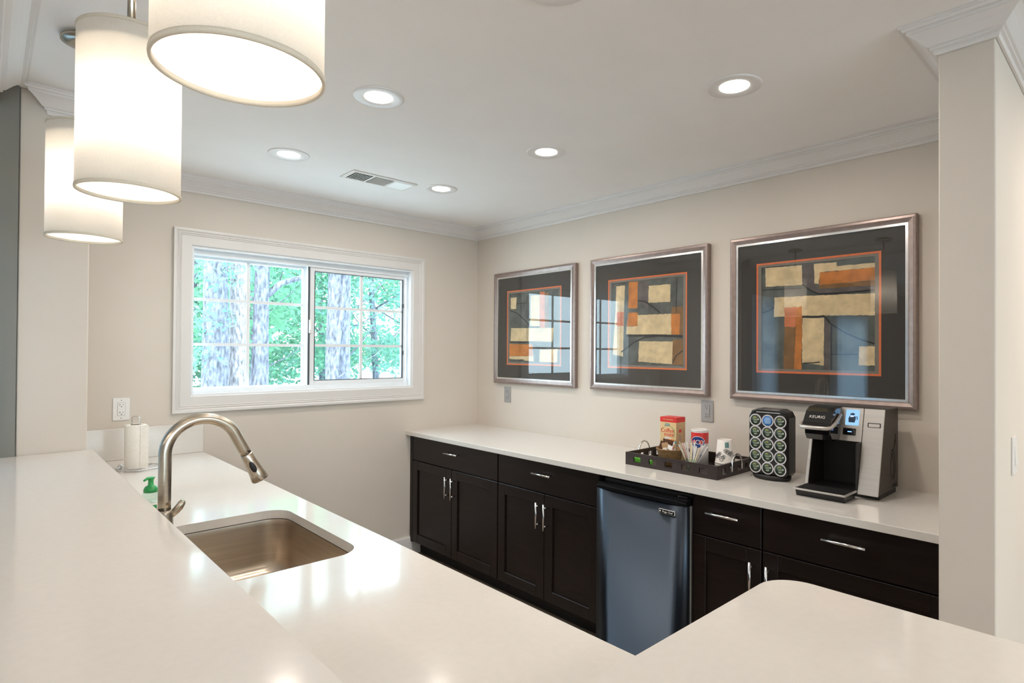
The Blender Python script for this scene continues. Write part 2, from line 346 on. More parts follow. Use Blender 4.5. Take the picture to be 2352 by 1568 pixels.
ART_RIGHT= [('frm', 0, [(-2.273, 2.053), (-3.037, 2.052), (-3.035, 1.311), (-2.266, 1.302)]), ('o', 0, [(-2.375, 1.957), (-2.941, 1.957), (-2.94, 1.407), (-2.372, 1.402)]), ('art', 0, [(-2.398, 1.937), (-2.924, 1.944), (-2.923, 1.432), (-2.398, 1.422)]), ('c', 0, [(-2.416, 1.937), (-2.601, 1.933), (-2.603, 1.837), (-2.419, 1.842)]), ('g', 0, [(-2.602, 1.935), (-2.656, 1.934), (-2.657, 1.838), (-2.68, 1.803), (-2.642, 1.802), (-2.603, 1.835)]), ('c', 0, [(-2.658, 1.932), (-2.76, 1.931), (-2.761, 1.912), (-2.923, 1.91), (-2.923, 1.89), (-2.687, 1.891), (-2.68, 1.836), (-2.66, 1.839)]), ('r', 0, [(-2.685, 1.889), (-2.923, 1.89), (-2.923, 1.834), (-2.682, 1.829)]), ('b', 0, [(-2.682, 1.829), (-2.923, 1.834), (-2.923, 1.811), (-2.682, 1.812)]), ('g', 0, [(-2.655, 1.81), (-2.682, 1.812), (-2.923, 1.811), (-2.923, 1.785), (-2.767, 1.785), (-2.68, 1.788)]), ('k', 8, [(-2.603, 1.841), (-2.642, 1.806), (-2.68, 1.788), (-2.767, 1.785), (-2.876, 1.788), (-2.922, 1.79)]), ('k', 4, [(-2.401, 1.826), (-2.603, 1.821)]), ('c', 0, [(-2.466, 1.785), (-2.923, 1.776), (-2.923, 1.677), (-2.706, 1.684), (-2.603, 1.686), (-2.463, 1.686)]), ('r', 0, [(-2.576, 1.728), (-2.603, 1.734), (-2.601, 1.426), (-2.563, 1.426)]), ('q', 0, [(-2.516, 1.731), (-2.577, 1.732), (-2.571, 1.634), (-2.516, 1.636)]), ('b', 0, [(-2.516, 1.636), (-2.571, 1.634), (-2.563, 1.426), (-2.512, 1.426)]), ('c', 0, [(-2.604, 1.677), (-2.706, 1.673), (-2.704, 1.447), (-2.603, 1.459)]), ('k', 9, [(-2.603, 1.683), (-2.655, 1.678), (-2.706, 1.682)]), ('k', 7, [(-2.706, 1.682), (-2.737, 1.643), (-2.798, 1.602), (-2.862, 1.57), (-2.922, 1.55)]), ('g', 0, [(-2.708, 1.67), (-2.736, 1.636), (-2.736, 1.428), (-2.706, 1.428)]), ('k', 4, [(-2.737, 1.636), (-2.737, 1.427)]), ('k', 4, [(-2.74, 1.501), (-2.857, 1.502)]), ('c', 0, [(-2.859, 1.538), (-2.924, 1.538), (-2.924, 1.452), (-2.857, 1.452)]), ('k', 5, [(-2.405, 1.71), (-2.437, 1.719), (-2.463, 1.734)]), ('k', 5, [(-2.61, 1.458), (-2.655, 1.46), (-2.687, 1.465)])]
# ================================================================== SETTING
CZ = 2.475; BARZ = 1.098; CT = .914
def wall_y(name, x0, x1, y0, y1, z0, z1, m, holes=()):
    """wall lying along x with rectangular holes (hx0,hx1,hz0,hz1)"""
    b = MB(); xs = sorted({x0, x1, *[h[0] for h in holes], *[h[1] for h in holes]})
    for a, c in zip(xs[:-1], xs[1:]):
        hs = sorted([h for h in holes if h[0] <= a+1e-6 and h[1] >= c-1e-6], key=lambda h: h[2]); z = z0
        for h in hs:
            if h[2] > z: b.box(a, c, y0, y1, z, h[2], m)
            z = h[3]
        if z < z1: b.box(a, c, y0, y1, z, z1, m)
    bmesh.ops.remove_doubles(b.bm, verts=b.bm.verts, dist=1e-5)
    return struct(b.build(name))
struct(MB().box(-9.2, 3.7, -9.2, .16, -.12, 0, 'floor').build('floor'))
struct(MB().box(-9.2, 3.7, -9.2, .16, CZ, CZ+.12, 'ceil').build('ceiling'))
WX0, WX1, WZ0, WZ1 = -2.038, -.603, 1.234, 2.092      # window opening
wall_y('wall_back', -2.80, .16, 0, .16, 0, CZ, 'wall', [(WX0, WX1, WZ0, WZ1)])
struct(MB().box(0, .16, -3.33, 0, 0, CZ, 'wall').build('wall_right'))
struct(MB().box(-.828, 3.5, -3.466, -3.33, 0, CZ, 'wall', bev=.003, seg=1).build('wall_front_right'))
struct(MB().box(-2.80, -2.59, -.857, 0, 0, CZ, 'wall', bev=.003, seg=1).build('wall_left'))
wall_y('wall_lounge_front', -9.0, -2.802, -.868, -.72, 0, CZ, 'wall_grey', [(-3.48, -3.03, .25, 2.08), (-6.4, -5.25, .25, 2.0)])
wall_y('wall_lounge_back', -9.0, 3.5, -9.16, -9.0, 0, CZ, 'wall', [(-5.9, -3.5, .4, 2.3), (-2.6, -.2, .4, 2.3)])
struct(MB().box(3.5, 3.66, -9.0, -3.33, 0, CZ, 'wall').build('wall_lounge_right'))
b = MB().box(-9.16, -9.0, -9, -.72, 0, CZ, 'wall')
struct(b.build('wall_lounge_left'))

# lounge windows (first two reflected in picture glass, rear two added for daylight)
def plain_window(n, x0, x1, z0, z1, y, along='x', curtain=None):
    root = bpy.data.objects.new('window_%d' % n, None); COL.objects.link(root); struct(root)
    f = MB(); t = .06
    def bx(a, c, lo, hi, dy=.05):
        if along == 'x': f.box(a, c, y-dy/2, y+dy/2, lo, hi, 'pvc')
        else: f.box(y-dy/2, y+dy/2, a, c, lo, hi, 'pvc')
    bx(x0, x1, z0, z0+t); bx(x0, x1, z1-t, z1); bx(x0, x0+t, z0+t, z1-t); bx(x1-t, x1, z0+t, z1-t)
    nn = max(1, round((x1-x0)/.8))
    for i in range(1, nn): bx(x0+(x1-x0)*i/nn-.02, x0+(x1-x0)*i/nn+.02, z0+t, z1-t, .04)
    f.build('window_frame', root)
    g = MB()
    if along == 'x': g.box(x0+t, x1-t, y-.003, y+.003, z0+t, z1-t, 'glass')
    else: g.box(y-.003, y+.003, x0+t, x1-t, z0+t, z1-t, 'glass')
    g.build('window_pane', root)
    return root
plain_window(2, -3.48, -3.03, .25, 2.08, -.79)
plain_window(3, -6.4, -5.25, .25, 2.0, -.79)
plain_window(4, -5.9, -3.5, .4, 2.3, -9.08)  # unseen window added to let daylight in from behind the camera
plain_window(5, -2.6, -.2, .4, 2.3, -9.08)  # second unseen window added for daylight from behind
def portal(name, loc, rot, sx, sy):
    o = area(name, loc, rot, sx, sy, 1, (1, 1, 1)); o.data.cycles.is_portal = True
portal('window_portal', ((WX0+WX1)/2, .155, (WZ0+WZ1)/2), (R(-90), 0, 0), WX1-WX0, WZ1-WZ0)
portal('lounge_portal', (-4.7, -9.15, 1.35), (R(90), 0, 0), 2.4, 1.9)
portal('lounge_portal', (-1.4, -9.15, 1.35), (R(90), 0, 0), 2.4, 1.9)
# sheer curtains on the lounge windows
def curtain(x0, x1, z0, z1, y, label):
    b = MB(); n = 60; vs = []; fs = []
    for i in range(n+1):
        x = x0+(x1-x0)*i/n; yy = y+.02*math.sin(i*1.05)+.008*math.sin(i*2.3)
        vs += [(x, yy, z0), (x, yy, z1)]
    for i in range(n): fs.append((2*i, 2*i+2, 2*i+3, 2*i+1))
    b.faces(vs, fs, 'curtain', True)
    tag(b.build('curtain'), label, 'curtain')
curtain(-3.50, -2.88, .05, 2.10, -.93, 'narrow sheer white curtain on the lounge window nearest the kitchen')
curtain(-6.45, -4.98, .05, 2.02, -.93, 'wide sheer white curtain on the lounge window farther from the kitchen')

# crown moulding swept with mitres
CP = [(0, .083), (.007, .083), (.010, .078), (.010, .070), (.018, .068), (.018, .061), (.025, .059), (.034, .050), (.044, .040), (.055, .031), (.064, .025), (.067, .025), (.067, .015), (.075, .015), (.078, .007), (.085, .007), (.085, 0), (0, 0)]
def offset_path(path, d, ends=(None, None)):
    out = []
    for i, p in enumerate(path):
        p = Vector(p)
        def nrm(a, c):
            t = (Vector(c)-Vector(a)).normalized(); return Vector((t.y, -t.x))      # room on the right-hand side of travel
        ns = []
        if i > 0: ns.append(nrm(path[i-1], path[i]))
        if i < len(path)-1: ns.append(nrm(path[i], path[i+1]))
        if len(ns) == 1: out.append(p+ns[0]*d)
        else:
            bsc = (ns[0]+ns[1]); out.append(p + bsc*d/(bsc.dot(ns[0])))
    return out
def crown(path, top, start_n, prof=CP, m='trim', flip=1):
    offs = [offset_path(path, d) for d, h in prof]
    for i in range(len(path)-1):
        b = MB(); k = len(prof); vs = []
        for j, (d, h) in enumerate(prof): vs.append((*offs[j][i], top-h))
        for j, (d, h) in enumerate(prof): vs.append((*offs[j][i+1], top-h))
        fs = [(j, (j+1) % k, k+(j+1) % k, k+j) for j in range(k)] + [tuple(range(k)), tuple(range(k, 2*k))]
        b.faces(vs, fs, m)
        if (Vector(path[i])-Vector(path[i+1])).length > .01: struct(b.build('trim_%d' % (start_n+i)))
        else: b.bm.free()
crown([(-2.715, -.849), (-2.715, -.858), (-2.589, -.858), (-2.589, -.001), (-.001, -.001), (-.001, -3.329), (-.829, -3.329), (-.829, -3.467), (3.49, -3.467)], CZ-.0005, 1)
crown([(-2.868, -8.9), (-2.868, -.962)], CZ-.0005, 20)      # crown on the short header running towards the viewer
struct(MB().box(-2.98, -2.869, -8.9, -.90, CZ-.09, CZ-.0005, 'wall').build('trim_22'))
BP = [(0, .14), (.006, .14), (.008, .132), (.012, .128), (.014, .10), (.014, .001), (0, .001)]
def baseboard(name, p0, p1, m='trim'):
    b = MB(); t = (Vector(p1)-Vector(p0)).normalized(); n = Vector((t.y, -t.x)); k = len(BP); vs = []
    for p in (p0, p1):
        for d, h in BP: vs.append((p[0]+n.x*d, p[1]+n.y*d, h))
    b.faces(vs, [(j, (j+1) % k, k+(j+1) % k, k+j) for j in range(k)]+[tuple(range(k)), tuple(range(k, 2*k))], m)
    struct(b.build(name))
baseboard('baseboard_back', (-1.99, -.001), (-.595, -.001))
baseboard('baseboard_front_right', (-.829, -3.467), (3.4, -3.467))

# ------------------------------------------------------------------ kitchen window
win = bpy.data.objects.new('window_1', None); COL.objects.link(win); win.location = (0, 0, 0); struct(win, 'white sliding window with a wide moulded casing')
# casing : four mitred boards with stepped profile   (outward distance w, thickness t)
cp = [(0, 0), (0, .010), (.004, .013), (.052, .014), (.056, .018), (.060, .015), (.066, .020), (.072, .017), (.080, .024), (.092, .024), (.092, 0)]
b = MB()
def ring(w, t): return [(WX0-w, -t, WZ0-w), (WX1+w, -t, WZ0-w), (WX1+w, -t, WZ1+w), (WX0-w, -t, WZ1+w)]
vs = [v for w, t in cp for v in ring(w, t)]
fs = []
for i in range(len(cp)-1):
    for j in range(4): fs.append((i*4+j, i*4+(j+1) % 4, (i+1)*4+(j+1) % 4, (i+1)*4+j))
b.faces(vs, fs, 'casing'); b.build('casing', win)
# jamb lining
b = MB(); J = .012
b.box(WX0, WX0+J, -.001, .15, WZ0, WZ1, 'pvc'); b.box(WX1-J, WX1, -.001, .15, WZ0, WZ1, 'pvc')
b.box(WX0+J, WX1-J, -.001, .15, WZ0, WZ0+J, 'pvc'); b.box(WX0+J, WX1-J, -.001, .15, WZ1-J, WZ1, 'pvc')
# head and sill tracks
for z0, z1 in ((WZ0+J, WZ0+J+.012), (WZ1-J-.016, WZ1-J)):
    b.box(WX0+J, WX1-J, .045, .145, z0, z1, 'pvc')
for y0, y1 in ((.045, .055), (.090, .097), (.135, .145)):
    b.box(WX0+J, WX1-J, y0, y1, WZ0+J+.012, WZ0+J+.026, 'pvc'); b.box(WX0+J, WX1-J, y0, y1, WZ1-J-.032, WZ1-J-.016, 'pvc')
b.build('window_frame', win)
zb, zt = WZ0+J+.013, WZ1-J-.017
def sash(x0, x1, y, st, rail_t, rail_b, mun_x, mun_z, gasket):
    s = MB(); d = .018
    s.box(x0, x0+st[0], y-d, y+d, zb, zt, 'pvc', .002, 1); s.box(x1-st[1], x1, y-d, y+d, zb, zt, 'pvc', .002, 1)
    s.box(x0+st[0], x1-st[1], y-d, y+d, zb, zb+rail_b, 'pvc', .002, 1); s.box(x0+st[0], x1-st[1], y-d, y+d, zt-rail_t, zt, 'pvc', .002, 1)
    so = s.build('sash', win)
    g = MB(); gx0, gx1, gz0, gz1 = x0+st[0], x1-st[1], zb+rail_b, zt-rail_t
    g.box(gx0-.005, gx1+.005, y-.003, y+.003, gz0-.005, gz1+.005, 'glass'); g.build('pane', so)
    mu = MB(); w = .010
    mu.box(mun_x-w, mun_x+w, y-.011, y-.0035, gz0, gz1, 'pvc')
    for z in mun_z:
        mu.box(gx0, mun_x-w, y-.0105, y-.0035, z-w*.9, z+w*.9, 'pvc'); mu.box(mun_x+w, gx1, y-.0105, y-.0035, z-w*.9, z+w*.9, 'pvc')
    mu.build('muntin_grid', so)
    if gasket:
        k = MB(); t = .004
        k.box(gx0, gx1, y-d-.001, y-d+.012, gz0, gz0+t, 'gasket'); k.box(gx0, gx1, y-d-.001, y-d+.012, gz1-t, gz1, 'gasket')
        k.box(gx0, gx0+t, y-d-.001, y-d+.012, gz0+t, gz1-t, 'gasket'); k.box(gx1-t*2, gx1, y-d-.001, y-d+.012, gz0+t, gz1-t, 'gasket')
        k.build('glazing_gasket', so)
    return so
sash(WX0+J, -1.335, .117, (.012, .030), .028, .016, -1.703, (1.797, 1.530), False)
s2 = sash(-1.350, WX1-J-.012, .073, (.042, .018), .040, .040, -.972, (1.785, 1.532), True)
k = MB().box(-1.352, -1.340, .050, .056, zb, zt, 'gasket'); k.build('weather_strip', s2)
k = MB().box(-1.347, -1.327, .040, .055, 1.61, 1.70, 'white', .005); k.box(-1.342, -1.332, .032, .042, 1.63, 1.68, 'white', .004); k.build('sash_latch', s2)
k = MB().box(-.660, -.645, .044, .054, 1.815, 1.845, 'gasket', .002, 1); k.box(-.660, -.645, .044, .054, 1.47, 1.50, 'gasket', .002, 1); k.build('tilt_clip', s2)

# ------------------------------------------------------------------ outside the window
struct(MB().box(-40, 60, .5, 80, -.95, -.75, 'lawn').build('ground'))
def leaves(b, c, rad, n, size, m, rng):
    for _ in range(n):
        while True:
            v = Vector((rng.uniform(-1, 1), rng.uniform(-1, 1), rng.uniform(-1, 1)))
            if v.length < 1: break
        p = Vector((c[0]+v.x*rad[0], c[1]+v.y*rad[1], c[2]+v.z*rad[2]))
        a = Vector((rng.gauss(0, 1), rng.gauss(0, 1), rng.gauss(0, .6))).normalized(); d = a.cross(Vector((rng.gauss(0, 1), rng.gauss(0, 1), rng.gauss(0, 1)))).normalized()
        s = size*rng.uniform(.6, 1.3); w = s*.45
        b.faces([tuple(p-a*s), tuple(p+d*w), tuple(p+a*s), tuple(p-d*w)], [(0, 1, 2, 3)], m)
def tree(x, y, r, h, lean, clumps, label, bark='bark', leafm='leafA', group=None, n=260, size=.10, branches=2, seed=1, fork=None):
    rng = random.Random(seed)
    root = thing('tree', label, 'tree', (x, y, -.75), 0, group)
    t = MB(); pts = []; rs = []
    for i in range(13):
        f = i/12; pts.append((lean[0]*f+.05*r*math.sin(i*1.7+seed), lean[1]*f, h*f)); rs.append(r*(1.18-.5*f) if i else r*1.5)
    t.tube(pts, rs, bark, 16)
    for k in range(branches):
        z0 = h*rng.uniform(.25, .7); a = rng.uniform(0, 2*PI); L = h*rng.uniform(.18, .35); f = z0/h; p0 = Vector((lean[0]*f, lean[1]*f, z0))
        bp = [p0+Vector((math.cos(a)*L*q, math.sin(a)*L*q, L*(.5*q+.25*q*q)+.06*math.sin(5*q+k))) for q in (0, .25, .5, .75, 1)]
        t.tube(bp, [r*.32, r*.26, r*.2, r*.13, r*.05], bark, 8)
    if fork:
        for bp, rr in fork: t.tube(bp, [rr, rr*.9, rr*.75, rr*.5][:len(bp)], bark, 10)
    t.build('trunk', root)
    l = MB()
    for (cx, cy, cz, rx, ry, rz) in clumps: leaves(l, (cx, cy, cz), (rx, ry, rz), int(n*rx*rz*1.1)+40, size, leafm, rng)
    l.build('foliage', root)
    return root
G = 'trees outside the window'
# big trunks close to the house
tree(-.12, 7.0, .19, 8, (.05, 0), [(-.3, -.3, 2.75, .6, .4, .3), (.0, .4, 5.2, 1.6, 1, 1.3), (-.3, -.2, 2.1, .45, .4, .25), (.0, -.4, 3.5, .6, .5, .3)], 'thick grey trunked tree seen at the far left of the window', 'bark_dark', 'leafB', seed=2, branches=0, size=.05, n=700)
tree(.30, 7.2, .145, 8, (.04, 0), [(.2, .5, 5.4, 1.4, 1, 1.2)], 'pale sunlit trunk just left of the left sash centre bar', 'bark', 'leafA', seed=3, branches=0, size=.05, n=700)
tree(.60, 7.0, .125, 8, (.06, 0), [(.5, .4, 5.2, 1.5, 1, 1.1), (.9, 0, 4.4, .8, .6, .5)], 'mottled trunk with a side branch right of the left sash centre bar', 'bark_dark', 'leafA', seed=4, branches=0, size=.05, n=600,
     fork=[([Vector((.0, 0, 3.1)), Vector((.35, 0, 3.45)), Vector((.8, .05, 3.62)), Vector((1.3, .1, 3.9))], .06)])
tree(2.02, 7.0, .215, 8, (.03, 0), [(.2, .4, 5.2, 1.6, 1, 1.2)], 'broad pine trunk standing behind the right sash', 'bark_dark', 'leafB', seed=5, branches=0, size=.05, n=700)
tree(1.02, 9.0, .055, 4.6, (.25, 0), [(.2, 0, 3.7, 1.2, 1, 1.0), (.0, 0, 2.7, .8, .8, .6)], 'slim forked tree between the left sash trunks and the window middle', 'bark_dark', 'leafA', seed=6,
     fork=[([Vector((0, 0, 2.0)), Vector((-.12, 0, 2.5)), Vector((-.15, 0, 3.0)), Vector((-.3, 0, 3.6))], .04)])
tree(1.75, 10.5, .07, 5.0, (-.3, 0), [(-.1, 0, 4.2, 1.3, 1, 1.0), (.2, 0, 3.1, .9, .8, .7)], 'slim curved tree seen just left of the window middle', 'bark_dark', 'leafA', seed=7)
tree(1.62, 6.6, .045, 4.8, (.55, .2), [(.7, 0, 4.2, .8, .6, .5)], 'thin leaning tree at the left edge of the right sash', 'bark_dark', 'leafB', seed=8)
tree(.05, 9.6, .07, 4.5, (-.2, 0), [(0, 0, 3.4, 1.2, 1, .9), (-.2, 0, 2.4, .9, .8, .6)], 'thin dark stemmed tree between the two left trunks', 'bark_dark', 'leafA', seed=9)
# leafy trees farther out fill the view
ORD = ['first', 'second', 'third', 'fourth', 'fifth', 'sixth', 'seventh', 'eighth', 'ninth', 'tenth', 'eleventh', 'twelfth', 'thirteenth', 'fourteenth', 'fifteenth']
far = [(-2.2, 13, 'leafA'), (5.6, 16, 'leafA'), (1.9, 15, 'leafB'), (9.6, 16, 'leafB'), (-1.2, 12, 'leafB'), (.9, 13.5, 'leafA'), (2.6, 12.5, 'leafA'), (4.4, 12, 'leafB'), (6.1, 13, 'leafB'), (8.2, 15, 'leafA'), (-3.2, 15, 'leafA'), (3.4, 17, 'leafB'), (.2, 18, 'leafB'), (7.0, 19, 'leafA'), (10.8, 18, 'leafB')]
for i, (x, y, lm) in enumerate(far):
    rng = random.Random(40+i); cl = []
    for k in range(14):
        cl.append((rng.uniform(-1.6, 1.6), rng.uniform(-1, 1), rng.uniform(1.5, 6.2), rng.uniform(.7, 1.2), rng.uniform(.6, 1), rng.uniform(.45, .8)))
    tree(x, y, .10, 6.0, (rng.uniform(-.4, .4), 0), cl, 'leafy background tree in the woods, %s counting from the left' % ORD[sorted(a_[0]/(a_[1]+3.8) for a_ in far).index(x/(y+3.8))], 'bark_dark', lm, 'leafy trees in the background woods', n=420, size=.085, branches=4, seed=60+i)
for i, (x, y, lb) in enumerate([(-.3, 8.2, 'low leafy shrub at the foot of the leftmost trunk'), (2.9, 12.5, 'low leafy shrub beside the broad pine trunk'), (4.6, 13.5, 'low leafy shrub before the bright lawn at the right sash'), (.9, 14.5, 'low leafy shrub far behind the middle of the left sash')]):
    rng = random.Random(90+i); b = MB(); leaves(b, (0, 0, .35), (.8, .5, .45), 420, .07, 'leafA', rng)
    r0 = thing('shrub', lb, 'shrub', (x, y, -.75)); b.build('foliage', r0)
    s_ = MB()
    for a in range(5): s_.tube([(0, 0, 0), (.3*math.cos(a*1.3), .3*math.sin(a*1.3), .5)], .012, 'bark_dark', 6)
    s_.build('stem', r0)

# ================================================================== CEILING FITTINGS
def lamp_spot(parent_loc, energy, color, size=.10, name='downlight_lamp'):
    l = bpy.data.lights.new(name, 'AREA'); l.shape = 'DISK'; l.size = size; l.energy = energy; l.color = color; l.spread = R(175)
    o = bpy.data.objects.new(name, l); COL.objects.link(o); o.location = parent_loc; return o
def downlight():
    t = thing('recessed_light', '', 'ceiling light')
    MB().lathe([(.052, .0), (.060, -.003), (.090, -.005), (.096, -.003), (.097, -.0005), (.097, 0)], 'trim', n=40).build('trim_ring', t)
    MB().lathe([(0, -.0015), (.053, -.0015), (.053, -.0005), (0, -.0005)], 'lens', n=40).build('lens', t)
    return t
proto = downlight(); first = True
DL = [(-1.797, -.80, 'round recessed light left of the ceiling air vent, farthest on the left'), (-1.797, -1.715, 'round recessed light just right of the nearest drum pendant'),
      (-1.797, -2.68, 'round recessed light cut by the top edge of the view'), (-.906, -.82, 'small round recessed light right of the ceiling air vent near the far corner'),
      (-.906, -1.727, 'round recessed light in mid ceiling before the middle picture'), (-.906, -2.715, 'large round recessed light nearest the wing wall crown')]
for x, y, lb in DL:
    t = proto if first else dup(proto, (0, 0, 0)); first = False
    t.location = (x, y, CZ); t['label'] = lb; t['group'] = 'recessed ceiling lights'
    lamp_spot((x, y, CZ-.006), DLW, DLC)
LL = [(-6.5, -3), (-6.5, -6), (-4.2, -5.4), (-4.2, -7.6), (-1.8, -5.6), (-1.8, -7.6), (.8, -5.4), (.8, -7.6), (-4.6, -3.2), (.2, -4.15)]  # positions of the unseen lamps put in to fill with light
for x, y in LL:
    t = dup(proto, (x, y, CZ)); t['label'] = 'added fill light, unseen in the lounge ceiling behind the bar'; t['group'] = 'added lounge fill lights'
    lamp_spot((x, y, CZ-.006), LLW, LLC)
# air vent
t = thing('ceiling_vent', 'white rectangular ceiling air vent with dark angled louvres', 'vent', (-1.255, -.715, CZ))
b = MB(); hx, hy = .20, .085
b.box(-hx, hx, -hy, -hy+.022, -.006, -.0005, 'white', .002, 1); b.box(-hx, hx, hy-.022, hy, -.006, -.0005, 'white', .002, 1)
b.box(-hx, -hx+.025, -hy+.022, hy-.022, -.006, -.0005, 'white', .002, 1); b.box(hx-.025, hx, -hy+.022, hy-.022, -.006, -.0005, 'white', .002, 1)
b.box(-.070, -.058, -hy+.022, hy-.022, -.006, -.0005, 'white'); b.box(.055, .067, -hy+.022, hy-.022, -.006, -.0005, 'white'); b.build('frame', t)
MB().box(-hx+.02, hx-.02, -hy+.018, hy-.018, -.0012, -.0004, 'darkhole').build('backing', t)
for i in range(8):
    x = -.168+i*.0135; s_ = MB().box(-.0009, .0009, -hy+.022, hy-.022, -.005, .005, 'white'); s_.xf(Matrix.Rotation(R(38), 4, 'Y')); s_.build('louvre', t, (x, 0, -.0065))
for i in range(11):
    y = -.058+i*.0116; s_ = MB().box(-.056, .054, -.0008, .0008, -.0045, .0045, 'white'); s_.xf(Matrix.Rotation(R(-38), 4, 'X')); s_.build('louvre', t, (0, y, -.0065))
for i in range(8):
    x = .078+i*.0135; s_ = MB().box(-.0009, .0009, -hy+.022, hy-.022, -.006, .006, 'white'); s_.xf(Matrix.Rotation(R(-62), 4, 'Y')); s_.build('louvre', t, (x, 0, -.0065))

# drum pendants
PR, PZ0, PZ1 = .097, 1.842, 2.190
def pendant():
    t = thing('pendant_lamp', '', 'pendant lamp')
    H = PZ1-PZ0
    s = MB().lathe([(PR, .006), (PR, H-.006), (PR-.0012, H-.006), (PR-.0012, .006), (PR, .006)], 'shade', n=64).build('shade', t)
    for z in (0, H-.007): MB().lathe([(PR-.0022, z), (PR+.0012, z), (PR+.0016, z+.0035), (PR+.0012, z+.007), (PR-.0022, z+.007), (PR-.0022, z)], 'shadetrim', n=64).build('rim', s)
    MB().lathe([(0, .010), (PR-.002, .010), (PR-.002, .007), (0, .007)], 'diffuser', n=48).build('diffuser', t)
    MB().lathe([(.010, H-.034), (PR-.0015, H-.034), (PR-.0015, H-.037), (.010, H-.037)], 'addedbaffle', n=48).build('added_baffle', t)  # disc added inside the shade to soften the glow on the ceiling
    sp = MB()
    for a in range(3): sp.tube([(0, 0, H-.03), (math.cos(a*2.094)*(PR-.002), math.sin(a*2.094)*(PR-.002), H-.008)], .0016, 'nickel', 6)
    sp.build('spider', t)
    MB().lathe([(.0, H-.07), (.017, H-.07), (.019, H-.03), (.010, H-.02), (.008, H)], 'nickel', n=24).build('socket', t)
    MB().tube([(0, 0, H-.03), (0, 0, CZ-PZ0-.012)], .008, 'nickel', 16).build('rod', t)
    MB().lathe([(.008, CZ-PZ0-.030), (.040, CZ-PZ0-.028), (.066, CZ-PZ0-.020), (.068, CZ-PZ0-.012), (.052, CZ-PZ0-.010), (.050, CZ-PZ0-.0005), (0, CZ-PZ0-.0005)], 'nickel', n=40).build('canopy', t)
    return t
pp = pendant(); first = True
for x, y, lb in [(-2.658, -2.985, 'nearest and largest looking lit linen drum pendant at the top'), (-2.658, -2.205, 'middle lit linen drum pendant over the bar'), (-2.664, -1.462, 'farthest lit linen drum pendant, lowest in the view')]:
    t = pp if first else dup(pp, (0, 0, 0)); first = False
    t.location = (x, y, PZ0); t['label'] = lb; t['group'] = 'drum pendants over the bar'
    l = bpy.data.lights.new('pendant_bulb', 'POINT'); l.energy = PDW; l.color = PDC; l.shadow_soft_size = .045
    o = bpy.data.objects.new('pendant_bulb', l); COL.objects.link(o); o.location = (x, y, PZ0+.165)
